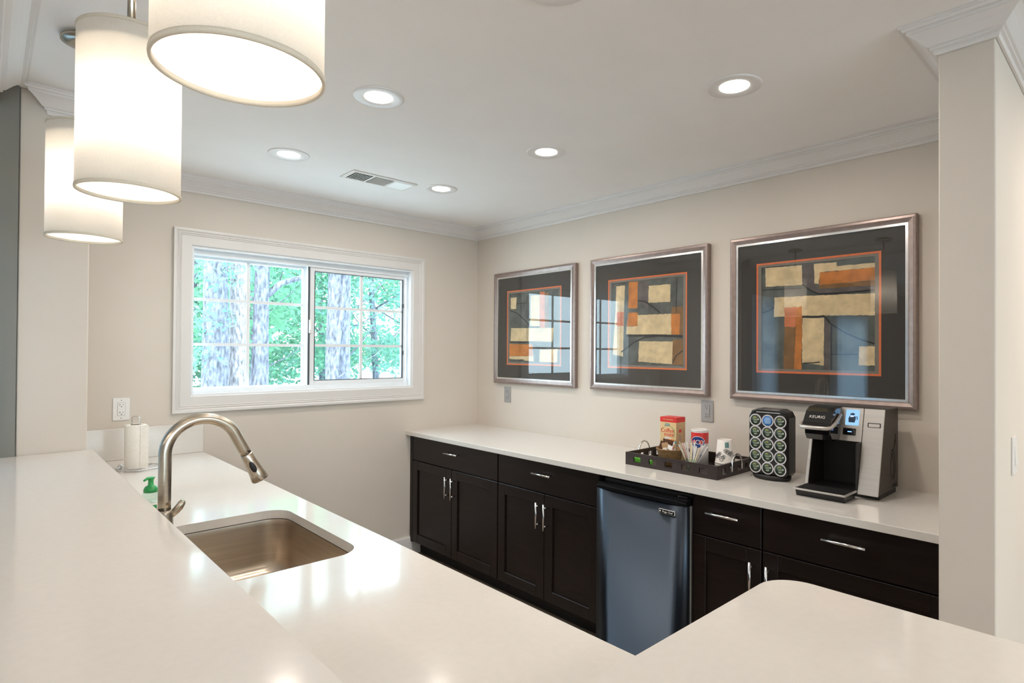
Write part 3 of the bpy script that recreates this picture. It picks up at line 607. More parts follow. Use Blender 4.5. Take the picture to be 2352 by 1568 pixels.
# ================================================================== PICTURES
def ring_x(b, o, i, x0, x1, m):
    """rectangular ring in the y-z plane between x0 and x1; o,i = (y0,y1,z0,z1)"""
    b.box(x0, x1, o[0], o[1], o[2], i[2], m); b.box(x0, x1, o[0], o[1], i[3], o[3], m)
    b.box(x0, x1, o[0], i[0], i[2], i[3], m); b.box(x0, x1, i[1], o[1], i[2], i[3], m)
def grow(r, d): return (r[0]-d, r[1]+d, r[2]-d, r[3]+d)
def picture(cy, art, label):
    cz = 1.677; t = thing('framed_picture', label, 'picture', (0, cy, cz), 0, 'framed abstract pictures on the right wall')
    op = (-.3835, .3835, -.375, .375)
    b = MB(); prof = [(.044, -.001), (.044, -.030), (.040, -.035), (.030, -.036), (.016, -.031), (.011, -.030), (.011, -.001)]
    vs = []; k = len(prof)
    for d, x in prof:
        g = grow(op, d); vs += [(x, g[0], g[2]), (x, g[1], g[2]), (x, g[1], g[3]), (x, g[0], g[3])]
    b.faces(vs, [(p*4+j, p*4+(j+1) % 4, ((p+1) % k)*4+(j+1) % 4, ((p+1) % k)*4+j) for p in range(k) for j in range(4)], 'frame'); b.build('frame', t)
    b = MB(); ring_x(b, grow(op, .0105), op, -.029, -.018, 'fillet'); b.build('fillet', t)
    o = [q for q in art if q[0] == 'o'][0][2]; a = [q for q in art if q[0] == 'art'][0][2]
    orr = (-.288, .288, -.278, .278); ia = (-.262, .262, -.257, .257)
    # map the measured art rectangle on to the print
    ay = [p[0] for p in a]; az = [p[1] for p in a]; y0, y1 = (ay[0]+ay[3])/2, (ay[1]+ay[2])/2; z1, z0 = (az[0]+az[1])/2, (az[2]+az[3])/2
    def mp(p): return (ia[1]-(p[0]-y0)/(y1-y0)*(ia[1]-ia[0]), ia[2]+(p[1]-z0)/(z1-z0)*(ia[3]-ia[2]))
    offs = -(y0+y1)/2+0
    b = MB(); ring_x(b, op, orr, -.019, -.0145, 'mat'); b.build('mat', t)
    b = MB(); ring_x(b, orr, grow(orr, -.0095), -.0180, -.0145, 'orange'); b.build('orange_inner_mat', t)
    b = MB(); ring_x(b, grow(orr, -.0095), ia, -.0170, -.0145, 'greymat'); b.build('grey_inner_mat', t)
    b = MB(); b.box(-.0140, -.0100, ia[0], ia[1], ia[2], ia[3], 'a_bg'); x = -.0140
    rng = random.Random(int(cy*100))
    for kx, w, pts in art:
        if kx in ('frm', 'o', 'art'): continue
        x -= .00014; q = [mp(p) for p in pts]
        if w:
            ww = w*.0005
            for (p1, p2) in zip(q[:-1], q[1:]):
                d = Vector((p2[0]-p1[0], p2[1]-p1[1])); n_ = max(1, int(d.length/.02)); nn = Vector((-d.y, d.x)).normalized()*ww
                b.faces([(x, p1[0]+nn.x, p1[1]+nn.y), (x, p2[0]+nn.x, p2[1]+nn.y), (x, p2[0]-nn.x, p2[1]-nn.y), (x, p1[0]-nn.x, p1[1]-nn.y)], [(0, 1, 2, 3)], 'a_k')
        else:
            poly = []                                      # rough painted edges
            for i, p in enumerate(q):
                p2 = q[(i+1) % len(q)]; L = math.dist(p, p2); n_ = max(1, int(L/.012)); dx, dz = (p2[0]-p[0])/L, (p2[1]-p[1])/L
                for s_ in range(n_):
                    f = s_/n_; j = rng.uniform(-.0016, .0016) if s_ else 0
                    poly.append((min(max(p[0]+dx*L*f-dz*j, ia[0]), ia[1]), min(max(p[1]+dz*L*f+dx*j, ia[2]), ia[3])))
            from mathutils.geometry import tessellate_polygon
            tri = tessellate_polygon([[Vector((u, v, 0)) for u, v in poly]])
            b.faces([(x, u, v) for u, v in poly], [tuple(q_) for q_ in tri], 'a_'+kx)
    b.build('print', t)
    MB().box(-.0235, -.0225, op[0], op[1], op[2], op[3], 'picglass').build('glass', t)
    return t
picture(-.682, ART_LEFT, 'square abstract picture nearest the room corner, leftmost of three')
picture(-1.672, ART_MID, 'square abstract picture in the middle, above the tray')
picture(-2.656, ART_RIGHT, 'square abstract picture above the coffee maker, rightmost of three')

# ================================================================== OUTLETS AND SWITCH
def outlet(label, m, loc, facing, group=None, w=.074, h=.118):
    """plate built facing -y ; facing 'x' turns it to face -x"""
    t = thing('wall_outlet', label, 'outlet', loc, R(-90) if facing == 'x' else 0, group)
    MB().box(-w/2, w/2, -.006, 0, -h/2, h/2, m, .0018).build('cover_plate', t)
    r = MB().box(-.0165, .0165, -.0085, -.006, -.033, .033, m, .001, 1).build('receptacle', t)
    MB().box(-.0172, .0172, -.0063, -.0059, -.0337, .0337, 'darkhole').build('gap', t)
    for s in (-1, 1):
        z = s*.020
        b = MB().box(-.0075, -.0052, -.0088, -.0084, z-.001, z+.007, 'darkhole'); b.box(.0052, .0072, -.0088, -.0084, z, z+.006, 'darkhole')
        b.lathe([(0, -.0088), (.0024, -.0088), (.0024, -.0084), (0, -.0084)], 'darkhole', (0, 0, z-.007), 12, axis='y'); b.build('slots', t)
    for s in (-1, 1): MB().lathe([(0, -.0068), (.0028, -.0066), (.003, -.006), (0, -.006)], 'greyplate', (0, 0, s*(h/2-.012)), 12, axis='y').build('screw', t)
    return t
outlet('white duplex wall outlet left of the window above the backsplash', 'white', (-2.3595, 0, 1.181), 'y')
outlet('grey duplex wall outlet under the picture nearest the corner', 'greyplate', (0, -.388, 1.172), 'x')
outlet('grey duplex wall outlet between the middle and right pictures', 'greyplate', (0, -2.080, 1.178), 'x')
t = thing('light_switch', 'white rocker light switch on the wall right of the wing wall edge', 'light switch', (-.540, -3.466, 1.183))
MB().box(-.036, .036, -.006, 0, -.059, .059, 'white', .0018).build('cover_plate', t)
b = MB(); b.prism([(-.006, -.032), (-.0105, -.030), (-.0085, 0), (-.0070, .030), (-.006, .032)], -.0165, .0165, 'white', 'x'); b.build('rocker', t)

# ================================================================== BASE CABINETS ON THE RIGHT WALL
FX = -.592         # carcass face
def bar_handle(parent, c, L, vertical, m='chrome'):
    """bar pull standing off a front facing -x"""
    b = MB(); r = .0058; x = c[0]-.034
    a = Vector((0, 0, 1)) if vertical else Vector((0, 1, 0)); cc = Vector((x, c[1], c[2]))
    b.tube([cc-a*L/2, cc+a*L/2], r, m, 12)
    for s in (-1, 1):
        p = cc+a*(L/2-.022)*s; b.tube([p, p+Vector((.034, 0, 0))], .0045, m, 8)
    return b.build('handle', parent)
def slab_front(y0, y1, z0, z1, m, sx=1):
    return MB().box(FX-.0185, FX-.0005, y0, y1, z0, z1, m, .0018, 1)
def shaker(y0, y1, z0, z1):
    b = MB(); w = .062; X0 = FX-.0195; X1 = FX-.0005
    i = (y0+w, y1-w, z0+w, z1-w)
    b.box(X0, X1, y0, i[0], z0, z1, 'espresso', .0015, 1); b.box(X0, X1, i[1], y1, z0, z1, 'espresso', .0015, 1)
    b.box(X0, X1, i[0], i[1], z0, i[2], 'espresso_h', .0015, 1); b.box(X0, X1, i[0], i[1], i[3], z1, 'espresso_h', .0015, 1)
    b.box(FX-.010, FX-.002, i[0], i[1], i[2], i[3], 'espresso')
    return b
def cabinet(y1, y0, label, doors, dh, filler=0):
    """y1 > y0. doors = list of (ya, yb, handle_y). dh = drawer handle (centre, length)"""
    t = thing('base_cabinet', label, 'cabinet', (0, 0, 0), 0, 'dark base cabinets along the right wall')
    b = MB().box(FX, -.002, y0, y1, .105, .8835, 'espresso'); b.build('body', t)
    MB().box(FX+.075, -.002, y0, y1, 0, .104, 'toe').build('toe_kick', t)
    if filler: MB().box(FX-.018, FX-.0005, y1-filler+.002, y1, .105, .880, 'espresso', .001, 1).build('filler_strip', t)
    g = .0022; ya, yb = y0+g, y1-g-filler
    dr = slab_front(ya, yb, .706, .878, 'espresso_h').build('drawer', t)
    bar_handle(dr, (FX-.0185, dh[0], .812), dh[1], False)
    for a, c, hy in doors:
        d = shaker(a+g, c-g, .112, .7005).build('door', t)
        if hy is not None: bar_handle(d, (FX-.0195, hy, .583), .145, True)
    return t
cabinet(-.003, -1.013, 'dark base cabinet in the far corner, drawer over two doors', [(-.530, -.040, -.498), (-1.013, -.530, -.566)], (-.555, .150), .036)
cabinet(-1.017, -1.822, 'dark base cabinet left of the small refrigerator, drawer over two doors', [(-1.422, -1.017, -1.390), (-1.822, -1.422, -1.452)], (-1.425, .150))
cabinet(-2.366, -2.682, 'narrow dark base cabinet right of the small refrigerator, one door', [(-2.682, -2.366, -2.648)], (-2.523, .150))
cabinet(-2.685, -3.326, 'wide dark base cabinet beside the wing wall, wide drawer and one door', [(-3.326, -2.685, -2.717)], (-3.000, .150))
MB_ = MB().box(-.648, -.0005, -3.3285, -.0005, .884, CT, 'quartz', .0022)
tag(MB_.build('worktop'), 'long white quartz worktop over the dark cabinets on the right wall', 'worktop')

# small refrigerator
t = thing('mini_fridge', 'small stainless refrigerator with black top under the white worktop', 'refrigerator', (0, 0, 0))
MB().box(-.585, -.05, -2.352, -1.838, .03, .862, 'blackmatte', .006).build('body', t)
for x in (-.53, -.10):
    for y in (-2.32, -1.87): MB().lathe([(0, 0), (.018, 0), (.018, .03), (0, .03)], 'black', (x, y, 0), 12).build('foot', t)
d = MB(); pts = []
y0, y1 = -2.352, -1.838
for i in range(13):
    f = i/12; pts.append((-.645-.003*math.sin(PI*f), y1+(y0-y1)*f))
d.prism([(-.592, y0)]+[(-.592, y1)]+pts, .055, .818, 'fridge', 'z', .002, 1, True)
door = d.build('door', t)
h = MB(); pts = [(-.590, y0)]+[(-.590, y1)]+[(-.646-.009*math.sin(PI*i/12)**.7, y1+(y0-y1)*i/12) for i in range(13)]
h.prism(pts, .819, .834, 'blackgloss', 'z', .002, 1); h.prism([(p[0]+.010, p[1]) if p[0] < -.6 else p for p in pts], .834, .848, 'black', 'z', .003, 1)
h.build('top_trim', t)
MB().box(-.628, -.60, y0+.004, y0+.05, .849, .858, 'blackgloss', .003).build('hinge_cap', t)
MB().box(-.6085, -.5925, y0-.003, y0, .06, .815, 'silver').build('side_trim', t)
bd = MB().box(-.6520, -.646, -2.300, -2.215, .768, .789, 'silver', .001, 1); bd.box(-.6526, -.6515, -2.297, -2.218, .7705, .7865, 'blackgloss')
mt = Matrix(((0, 0, -1, -.6530), (-1, 0, 0, -2.262), (0, 1, 0, .7785), (0, 0, 0, 1)))
bd.text('Magic Chef', 'white', mt, .0125, .0003)
mt2 = mt.copy(); mt2.translation = (-.6530, -2.2235, .7785); bd.text('\u25CF', 'white', mt2, .010, .0002)
bd.build('badge', door)

# ================================================================== SINK COUNTER, RAISED BAR
def slab_hole(outer, inner, z0, z1, m):
    b = MB(); k = b.mi(m); bm = b.bm
    def loop(pts, z):
        v = [bm.verts.new((x, y, z)) for x, y in pts]; return v, [bm.edges.new((v[i], v[(i+1) % len(v)])) for i in range(len(v))]
    L = {}
    for z in (z0, z1):
        vo, eo = loop(outer, z); vi, ei = loop(inner, z); L[z] = (vo, vi)
        bmesh.ops.triangle_fill(bm, use_beauty=True, use_dissolve=False, edges=eo+ei)
    for q in (0, 1):
        a, c = L[z0][q], L[z1][q]; n = len(a)
        for i in range(n):
            f = bm.faces.new((a[i], a[(i+1) % n], c[(i+1) % n], c[i])); f.smooth = False
    for f in bm.faces: f.material_index = k
    return b
SX0, SX1, SY0, SY1 = -2.470, -2.078, -2.175, -1.545
so = slab_hole([(-2.588, -.001), (-2.588, -3.448), (-1.973, -3.448), (-1.973, -.001)], rrect(SX0, SX1, SY0, SY1, .075, 8), .884, CT, 'quartz').build('worktop')
tag(so, 'lower white quartz worktop with the sink cut into it', 'worktop')
tag(MB().box(-2.588, -1.974, -.0205, -.0008, CT+.0003, 1.081, 'quartz', .0015, 1).build('backsplash'), 'low white quartz backsplash under the window at the sink worktop', 'backsplash')
# raised L shaped bar top
r = .065; tipx, ty0, ty1 = -1.843, -3.90, -3.299
arc = [(tipx-r+r*math.cos(R(a)), ty1-r+r*math.sin(R(a))) for a in range(0, 91, 9)]
arc2 = [(tipx-r+r*math.cos(R(a)), ty0+r+r*math.sin(R(a))) for a in range(-90, 1, 9)]
bar = MB().prism([(-3.10, ty0)]+arc2+arc+[(-2.571, ty1), (-2.571, -.8605), (-3.10, -.8605)], BARZ-.03, BARZ, 'quartz', 'z', .002, 2)
tag(bar.build('bar_top'), 'raised L shaped white quartz bar top in the foreground', 'bar top')
struct(MB().prism([(-2.80, -3.60), (-1.93, -3.60), (-1.93, -3.45), (-2.59, -3.45), (-2.59, -.859), (-2.80, -.859)], 0, BARZ-.0305, 'wall', 'z').build('wall_bar'))
# cabinets below the sink worktop, facing the aisle
def aisle_cabinet(y0, y1, label, open_top=False):
    t = thing('base_cabinet', label, 'cabinet', (0, 0, 0), 0, 'dark base cabinets below the sink worktop')
    b = MB()
    if open_top:
        b.box(-2.5875, -2.02, y0, y0+.018, .105, .8835, 'espresso'); b.box(-2.5875, -2.02, y1-.018, y1, .105, .8835, 'espresso')
        b.box(-2.5875, -2.02, y0+.018, y1-.018, .105, .123, 'espresso'); b.box(-2.5875, -2.5815, y0+.018, y1-.018, .123, .8835, 'espresso'); b.box(-2.038, -2.02, y0+.018, y1-.018, .123, .8835, 'espresso')
    else: b.box(-2.5875, -2.02, y0, y1, .105, .8835, 'espresso')
    b.build('body', t); MB().box(-2.5875, -2.09, y0, y1, 0, .104, 'toe').build('toe_kick', t)
    ym = (y0+y1)/2
    for a, c, hs in ((y0, ym, ym-.035), (ym, y1, ym+.035)):
        d = MB(); w = .062; X0, X1 = -2.0195, -2.001; a += .002; c -= .002; i = (a+w, c-w, .112+w, .87-w)
        d.box(X0, X1, a, i[0], .112, .87, 'espresso'); d.box(X0, X1, i[1], c, .112, .87, 'espresso'); d.box(X0, X1, i[0], i[1], .112, i[2], 'espresso'); d.box(X0, X1, i[0], i[1], i[3], .87, 'espresso'); d.box(X0, X1-.009, i[0], i[1], i[2], i[3], 'espresso')
        dd = d.build('door', t)
        hb = MB().tube([(-1.967, hs, .62), (-1.967, hs, .77)], .0058, 'chrome', 10)
        for z in (.64, .75): hb.tube([(-1.967, hs, z), (-2.001, hs, z)], .0045, 'chrome', 8)
        hb.build('handle', dd)
aisle_cabinet(-1.36, -.003, 'dark base cabinet below the sink worktop, nearest the window wall')
aisle_cabinet(-2.36, -1.362, 'dark base cabinet directly below the steel sink', True)
aisle_cabinet(-3.445, -2.362, 'dark base cabinet below the sink worktop, nearest the raised bar corner')
# undermount sink
t = thing('sink', 'square undermount stainless steel sink in the lower worktop', 'sink', (0, 0, 0))
b = MB(); rings = []; e = .004
def rr(ins, rad, z): return [(x, y, z) for x, y in rrect(SX0-e+ins, SX1+e-ins, SY0-e+ins, SY1+e-ins, rad, 8)]
prof = [(-.016, .095, .8835), (0, .079, .8835), (.0003, .079, .882), (.002, .079, .86), (.004, .079, .74), (.007, .076, .718), (.016, .068, .702), (.030, .055, .693), (.05, .04, .690)]
for ins, rad, z in prof: rings.append(rr(ins, rad, z))
n = len(rings[0]); vs = [v for g in rings for v in g]
cx, cy = (SX0+SX1)/2, (SY0+SY1)/2
dr = [(cx+.045*math.cos(2*PI*j/n+.0), cy+.045*math.sin(2*PI*j/n), .686) for j in range(n)]; vs += dr
k = len(rings)+1
b.faces(vs, [(i*n+j, i*n+(j+1) % n, (i+1)*n+(j+1) % n, (i+1)*n+j) for i in range(k-1) for j in range(n)], 'steel', True)
b.build('bowl', t)
b = MB(); ra, rb = rr(.0038, .075, .8812), rr(.0038, .075, .8838); nn_ = len(ra); b.faces(ra+rb, [(j, (j+1) % nn_, nn_+(j+1) % nn_, nn_+j) for j in range(nn_)], 'line'); b.build('seal', t)
MB().lathe([(.046, .0), (.040, -.003), (.036, -.012), (.0, -.014)], 'chrome', (cx, cy, .6875), 32, mats=[None, None, 'darkhole']).build('drain', t)

# faucet
FXX, FY = -2.506, -1.80
t = thing('kitchen_faucet', 'tall brushed nickel gooseneck pull-down faucet behind the sink', 'faucet', (FXX, FY, CT))
MB().lathe([(.0, 0), (.029, 0), (.0295, .004), (.0285, .010), (.0235, .075), (.0215, .112), (.0205, .120), (0, .120)], 'nickel', n=32).build('base', t)
pts = [(0, 0, .1195)]+[(0, 0, .120+.160*i/6) for i in range(1, 7)]
rad = .098
for i in range(1, 25):
    a = PI - (PI*.87)*i/24; pts.append((rad+rad*math.cos(a), 0, .28+rad*math.sin(a)*.99))
dv = (Vector(pts[-1])-Vector(pts[-2])).normalized(); end = Vector(pts[-1])
end = end+dv*.055
sp = MB().tube(pts+[tuple(end-dv*.028), tuple(end), tuple(end+dv*.012)], .0168, 'nickel', 24).build('spout', t)
e0 = end+dv*.0135
MB().tube([tuple(end+dv*.0118), tuple(end+dv*.0145)], .0158, 'blackmatte', 24).build('seal_ring', t)
hd = MB().tube([tuple(e0+dv*q) for q in (0, .004, .03, .07, .092, .096)], [.0165, .0180, .0190, .0225, .0262, .0245], 'nickel', 28)
hh = hd.build('spray_head', t)
side = Vector((-.30, -.95, 0)); side = (side-dv*side.dot(dv)).normalized()
bt = MB(); bt.ball((0, 0, 0), 1, 'blackmatte', (.0085, .021, .004), 16)
mm = Matrix((side.cross(dv), dv, side)).transposed().to_4x4(); mm.translation = e0+dv*.045+side*.0195; bt.xf(mm); bt.build('spray_button', hh)
lv = MB().tube([(.014, .0, .100), (.026, -.003, .112), (.036, -.005, .124), (.043, -.007, .136), (.046, -.008, .143)], [.009, .0105, .0112, .010, .006], 'nickel', 14)
lv.build('lever', t)

# paper towel holder with roll
HX, HY = -2.352, -.365
t = thing('paper_towel_holder', 'chrome wire paper towel holder with a loop top and twisted ring base', 'paper towel holder', (HX, HY, CT))
b = MB(); ringp = []
for k_ in (0, 1):
    p = [(.020+.090*math.cos(a), .020+.090*math.sin(a), .0065) for a in [2*PI*i/96 for i in range(96)]]
    q = []
    for i, v in enumerate(p):
        a = 2*PI*i/96; w = 26*a+k_*PI; q.append((v[0]+.0019*math.cos(w)*math.cos(a), v[1]+.0019*math.cos(w)*math.sin(a), v[2]+.0019*math.sin(w)))
    b.tube(q, .0026, 'chrome', 6, close=True)
b.build('ring_base', t)
b = MB(); b.tube([Vector(q) for q in [(-.014, .014, .004), (-.014, .014, .240), (-.013, .013, .252), (-.007, .007, .258), (.007, -.007, .258), (.013, -.013, .252), (.014, -.014, .240), (.014, -.014, .004)]], .0026, 'chrome', 8)
b.tube([(-.044, -.044, .0060), (.084, .084, .0060)], .0022, 'chrome', 8); b.build('center_loop', t)
b = MB(); b.ball((-.048, .084, .0105), .0105, 'chrome', n=12); b.build('ball_foot', t)
b = MB(); b.lathe([(.023, .0), (.044, .0), (.045, .004), (.045, .206), (.044, .209), (.023, .209), (.023, .0)], 'paper', n=48, mats=[None]*5+['core'])
b.box(.012, .046, -.0455, -.0445, .0, .2085, 'paper')
tag(b.build('paper_towel_roll', None, (HX, HY, CT+.0098)), 'white paper towel roll standing on the wire holder', 'paper towel roll')
# soap pump bottle
t = thing('soap_bottle', 'clear soap bottle with a green foaming pump behind the raised bar', 'soap bottle', (-2.463, -1.365, CT))
MB().lathe([(0, .001), (.030, .001), (.033, .006), (.033, .060), (.029, .078), (.020, .086), (.020, .088), (0, .088)], 'clear', n=32).build('bottle', t)
b = MB(); b.lathe([(0, .030), (.0335, .030), (.0335, .055), (0, .055)], 'white', n=32); b.box(-.012, .012, -.0342, -.0338, .036, .049, 'greenpump'); b.build('bottle_label', t)
MB().lathe([(.0205, .0885), (.022, .0885), (.022, .098), (.017, .108), (.009, .112), (.008, .128), (.010, .134), (.013, .137), (.012, .140), (0, .141)], 'greenpump', n=24).build('pump_head', t)
MB().tube([(0, 0, .137), (-.012, -.012, .1385), (-.024, -.024, .134)], [.006, .005, .0035], 'greenpump', 10).build('nozzle', t)
# ================================================================== THINGS ON THE RIGHT WORKTOP
# serving tray
TX0, TX1, TY0, TY1, TW, TH = -.452, -.108, -2.395, -1.868, .010, .064
t = thing('serving_tray', 'dark brown rectangular tray with cut-out sides on the white worktop', 'tray', (0, 0, CT))
MB().box(TX0+TW, TX1-TW, TY0+TW, TY1-TW, .004, .010, 'tray').build('tray_floor', t)
def cut_wall(y0, y1, x0, x1, n, along):
    b = MB(); za, zb_ = .018, .047
    lo, hi = (y0, y1) if along == 'y' else (x0, x1); L = hi-lo; w = L/(n*2.15+1.15)
    def bx(a, c, p, q):
        if along == 'y': b.box(x0, x1, a, c, p, q, 'tray')
        else: b.box(a, c, y0, y1, p, q, 'tray')
    bx(lo, hi, .0, za); bx(lo, hi, zb_, TH)
    e = lo
    for i in range(n):
        a = lo+w*1.15+i*w*2.15; bx(e, a, za, zb_); e = a+w
        for (cx, cz, sx, sz) in ((a, za, 1, 1), (a+w, za, -1, 1), (a, zb_, 1, -1), (a+w, zb_, -1, -1)):      # rounded corners
            q = .006; pts = [(cx, cz), (cx+sx*q, cz)]+[(cx+sx*(q-q*math.sin(R(f))), cz+sz*(q-q*math.cos(R(f)))) for f in (30, 60)]+[(cx, cz+sz*q)]
            if along == 'y': b.prism(pts, x0+.0002, x1-.0002, 'tray', 'x')
            else: b.prism(pts, y0+.0002, y1-.0002, 'tray', 'y')
    bx(e, hi, za, zb_)
    b.build('tray_side', t)
cut_wall(TY0, TY1, TX0, TX0+TW, 5, 'y'); cut_wall(TY0, TY1, TX1-TW, TX1, 5, 'y')
cut_wall(TY0, TY0+TW, TX0+TW, TX1-TW, 4, 'x'); cut_wall(TY1-TW, TY1, TX0+TW, TX1-TW, 4, 'x')
for y, s in ((TY1, 1), (TY0, -1)):
    pts = [(-.28+.048*math.cos(a), y+s*.007*(1 if 1 else 0), .047+.056*math.sin(a)) for a in [PI*i/16 for i in range(17)]]
    pts = [(-.232, y+s*.006, .025)]+pts+[(-.328, y+s*.006, .025)]
    b = MB(); b.tube(pts, .0042, 'chrome', 10); b.build('handle', t)
TF = CT+.0105
# creamer carton
t = thing('creamer_carton', 'tall red-topped cream creamer carton standing in the tray', 'carton', (0, 0, TF))
bx0, bx1, by0, by1, bz = -.245, -.160, -2.040, -1.940, .229
b = MB(); b.box(bx0, bx1, by0, by1, 0, bz-.026, 'cream'); b.box(bx0-.0004, bx1+.0004, by0-.0004, by1+.0004, bz-.026, bz, 'red')
b.box(bx0+.002, bx1, by0-.0005, by0-.0001, .002, bz-.027, 'creamside')
for i in range(9): b.box(bx0+.022+.003*(i % 2), bx0+.052-.004*(i % 3), by0-.0008, by0-.0004, .052+i*.010, .0555+i*.010, 'printgrey')
b.box(bx0+.026, bx0+.048, by0-.0009, by0-.0004, .150, .166, 'red')
def nx_mat(x, y, z, tilt=0):      # text facing -x
    m = Matrix(((0, 0, -1, x), (-1, 0, 0, y), (0, 1, 0, z), (0, 0, 0, 1)))
    return m @ Matrix.Rotation(tilt, 4, 'X')
b.build('carton_body', t)
b = MB(); X = bx0-.0006; ym = (by0+by1)/2
def disc(bb, x, y, z, ry, rz, m, n=28):
    bb.faces([(x, y+ry*math.cos(2*PI*i/n), z+rz*math.sin(2*PI*i/n)) for i in range(n)], [tuple(range(n))], m)
disc(b, X, ym, .147, .042, .038, 'greenpump'); disc(b, X-.0002, ym+.001, .1455, .0405, .0385, 'cream')
disc(b, X-.0003, ym+.001, .112, .022, .014, 'wrapper')
b.text('Coffee', 'red', nx_mat(X-.0006, ym+.004, .158), .031, .0002); b.text('mate', 'red', nx_mat(X-.0006, ym-.006, .138), .031, .0002)
b.box(X-.0004, X, ym-.010, ym+.020,   .182, .196, 'teal'); b.text('Nestle', 'wrapper', nx_mat(X-.0008, ym+.005, .189), .0095, .0002)
b.text('THE ORIGINAL', 'cream', nx_mat(X-.0004, ym, bz-.0125), .0095, .0002)
b.build('logo_print', t); b = MB()
disc(b, X-.0002, ym+.002, .045, .040, .040, 'orangep'); disc(b, X-.0004, ym-.004, .040, .026, .026, 'wrapper')
b.build('picture_print', t)
# wicker basket with packets
t = thing('wicker_basket', 'small round brown wicker basket in the tray before the carton', 'basket', (-.335, -2.062, TF))
b = MB(); prof = [(0, .0), (.046, .0), (.050, .004), (.066, .078), (.0685, .081), (.064, .082), (.047, .010), (0, .008)]
b.lathe(prof, 'wicker', n=36); b.build('basket_body', t)
b = MB(); pts = [(.0675*math.cos(2*PI*i/40), .0675*math.sin(2*PI*i/40), .081+.0012*(i % 2)) for i in range(40)]; b.tube(pts, .0032, 'wicker', 8, close=True); b.build('rim', t)
rng = random.Random(11)
def packet(m, w, h, stripe=None):
    b = MB(); th = .0026; n = 6; vs = []; fs = []
    for s in (-1, 1):
        for i in range(n+1):
            for j in range(n+1):
                u, v = i/n, j/n; vs.append(((u-.5)*w, s*th*math.sin(PI*u)**.5*math.sin(PI*v)**.5 + .0015*math.sin(6*u+3*v), (v)*h))
    q = (n+1)**2
    for s in (0, 1):
        for i in range(n):
            for j in range(n):
                a = s*q+i*(n+1)+j; fs.append((a, a+1, a+n+2, a+n+1))
    b.faces(vs, fs, m, True)
    if stripe: b.box(-w*.3, w*.3, -th-.0015, th+.0015, h*.35, h*.6, stripe)
    return b
packs = [('brown', 'orangep', 'brown packet with an orange band standing highest in the basket', (-.340, -2.045), .070, .078, .2, .15),
         ('brown', None, 'plain dark brown packet at the left of the basket', (-.352, -2.022), .055, .066, .5, .3),
         ('tan', 'wrapper', 'tan packet with a white band in the middle of the basket', (-.362, -2.058), .050, .064, -.1, -.2),
         ('wrapper', 'brown', 'white packet with a brown band at the front of the basket', (-.372, -2.078), .045, .058, -.3, .25),
         ('teal', None, 'grey green packet at the back of the basket', (-.318, -2.070), .055, .070, .1, -.1),
         ('tan', 'podpale', 'tan packet with a blue mark at the right of the basket', (-.350, -2.103), .052, .060, -.7, -.25),
         ('orangep', None, 'orange packet at the back of the basket near the carton', (-.310, -2.045), .055, .075, .3, .1),
         ('wrapper', 'red', 'white packet with a red band leaning right in the basket', (-.338, -2.092), .046, .070, -.5, -.35)]
for i, (m, st, lb, (x, y), w, h, rz, tl) in enumerate(packs):
    b = packet(m, w*.85, h, st); b.xf(Matrix.Rotation(tl, 4, 'Y')); o = b.build('sugar_packet', None, (x, y, TF+.050), R(-90)+rz)
    tag(o, lb, 'packet', 'packets standing in the wicker basket')
# sugar canister
t = thing('sugar_canister', 'round red and white sugar canister with a navy oval, standing in the tray', 'canister', (-.198, -2.152, TF))
b = MB(); cr = .0435
b.lathe([(0, 0), (cr, 0), (cr, .108), (cr, .164), (cr, .168), (0, .168)], 'red', n=48, mats=['white', 'white', 'red', 'white', 'white']); b.build('canister_body', t)
MB().lathe([(cr+.0004, .168), (cr+.0012, .172), (cr+.0012, .177), (cr-.003, .179), (cr-.004, .175), (0, .175)], 'white', n=48).build('lid', t)
b = MB()
def wrapped(bb, r, a0, za, ra, rz, m, dr, n=32):      # ellipse wrapped on the can
    c = [(r+dr)*math.cos(a0), (r+dr)*math.sin(a0), za]; vs = [tuple(c)]
    for i in range(n):
        a = a0+ra*math.cos(2*PI*i/n); vs.append(((r+dr)*math.cos(a), (r+dr)*math.sin(a), za+rz*math.sin(2*PI*i/n)))
    bb.faces(vs, [(0, 1+i, 1+(i+1) % n) for i in range(n)], m)
A0 = R(196)
wrapped(b, cr, A0, .115, .86, .0315, 'white', .0012); wrapped(b, cr, A0, .115, .80, .0285, 'bluep', .0018)
tb = MB(); tb.text('nJOY', 'white', Matrix.Identity(4), .034, .0002)
for v in tb.bm.verts:
    a = A0 + v.co.x/cr; z = .115+v.co.y; v.co = Vector(((cr+.0026+v.co.z)*math.cos(a), (cr+.0026+v.co.z)*math.sin(a), z))
tb.build('logo_lettering', t)
b.build('logo_oval', t)
b = MB(); pb = MB()
pb.text('Pure Sugar', 'bluep', Matrix.Identity(4), .013, .0002)
for v in pb.bm.verts:
    a = A0+v.co.x/cr; z = .050+v.co.y; v.co = Vector(((cr+.0012+v.co.z)*math.cos(a), (cr+.0012+v.co.z)*math.sin(a), z))
pb.build('small_print', t); b.bm.free()
b = MB()
for i in range(7): 
    for j in range(2): wrapped(b, cr, A0+1.05+.14*j, .078+i*.011, .05, .0035, 'printgrey', .0012, 8)
b.build('side_print', t)
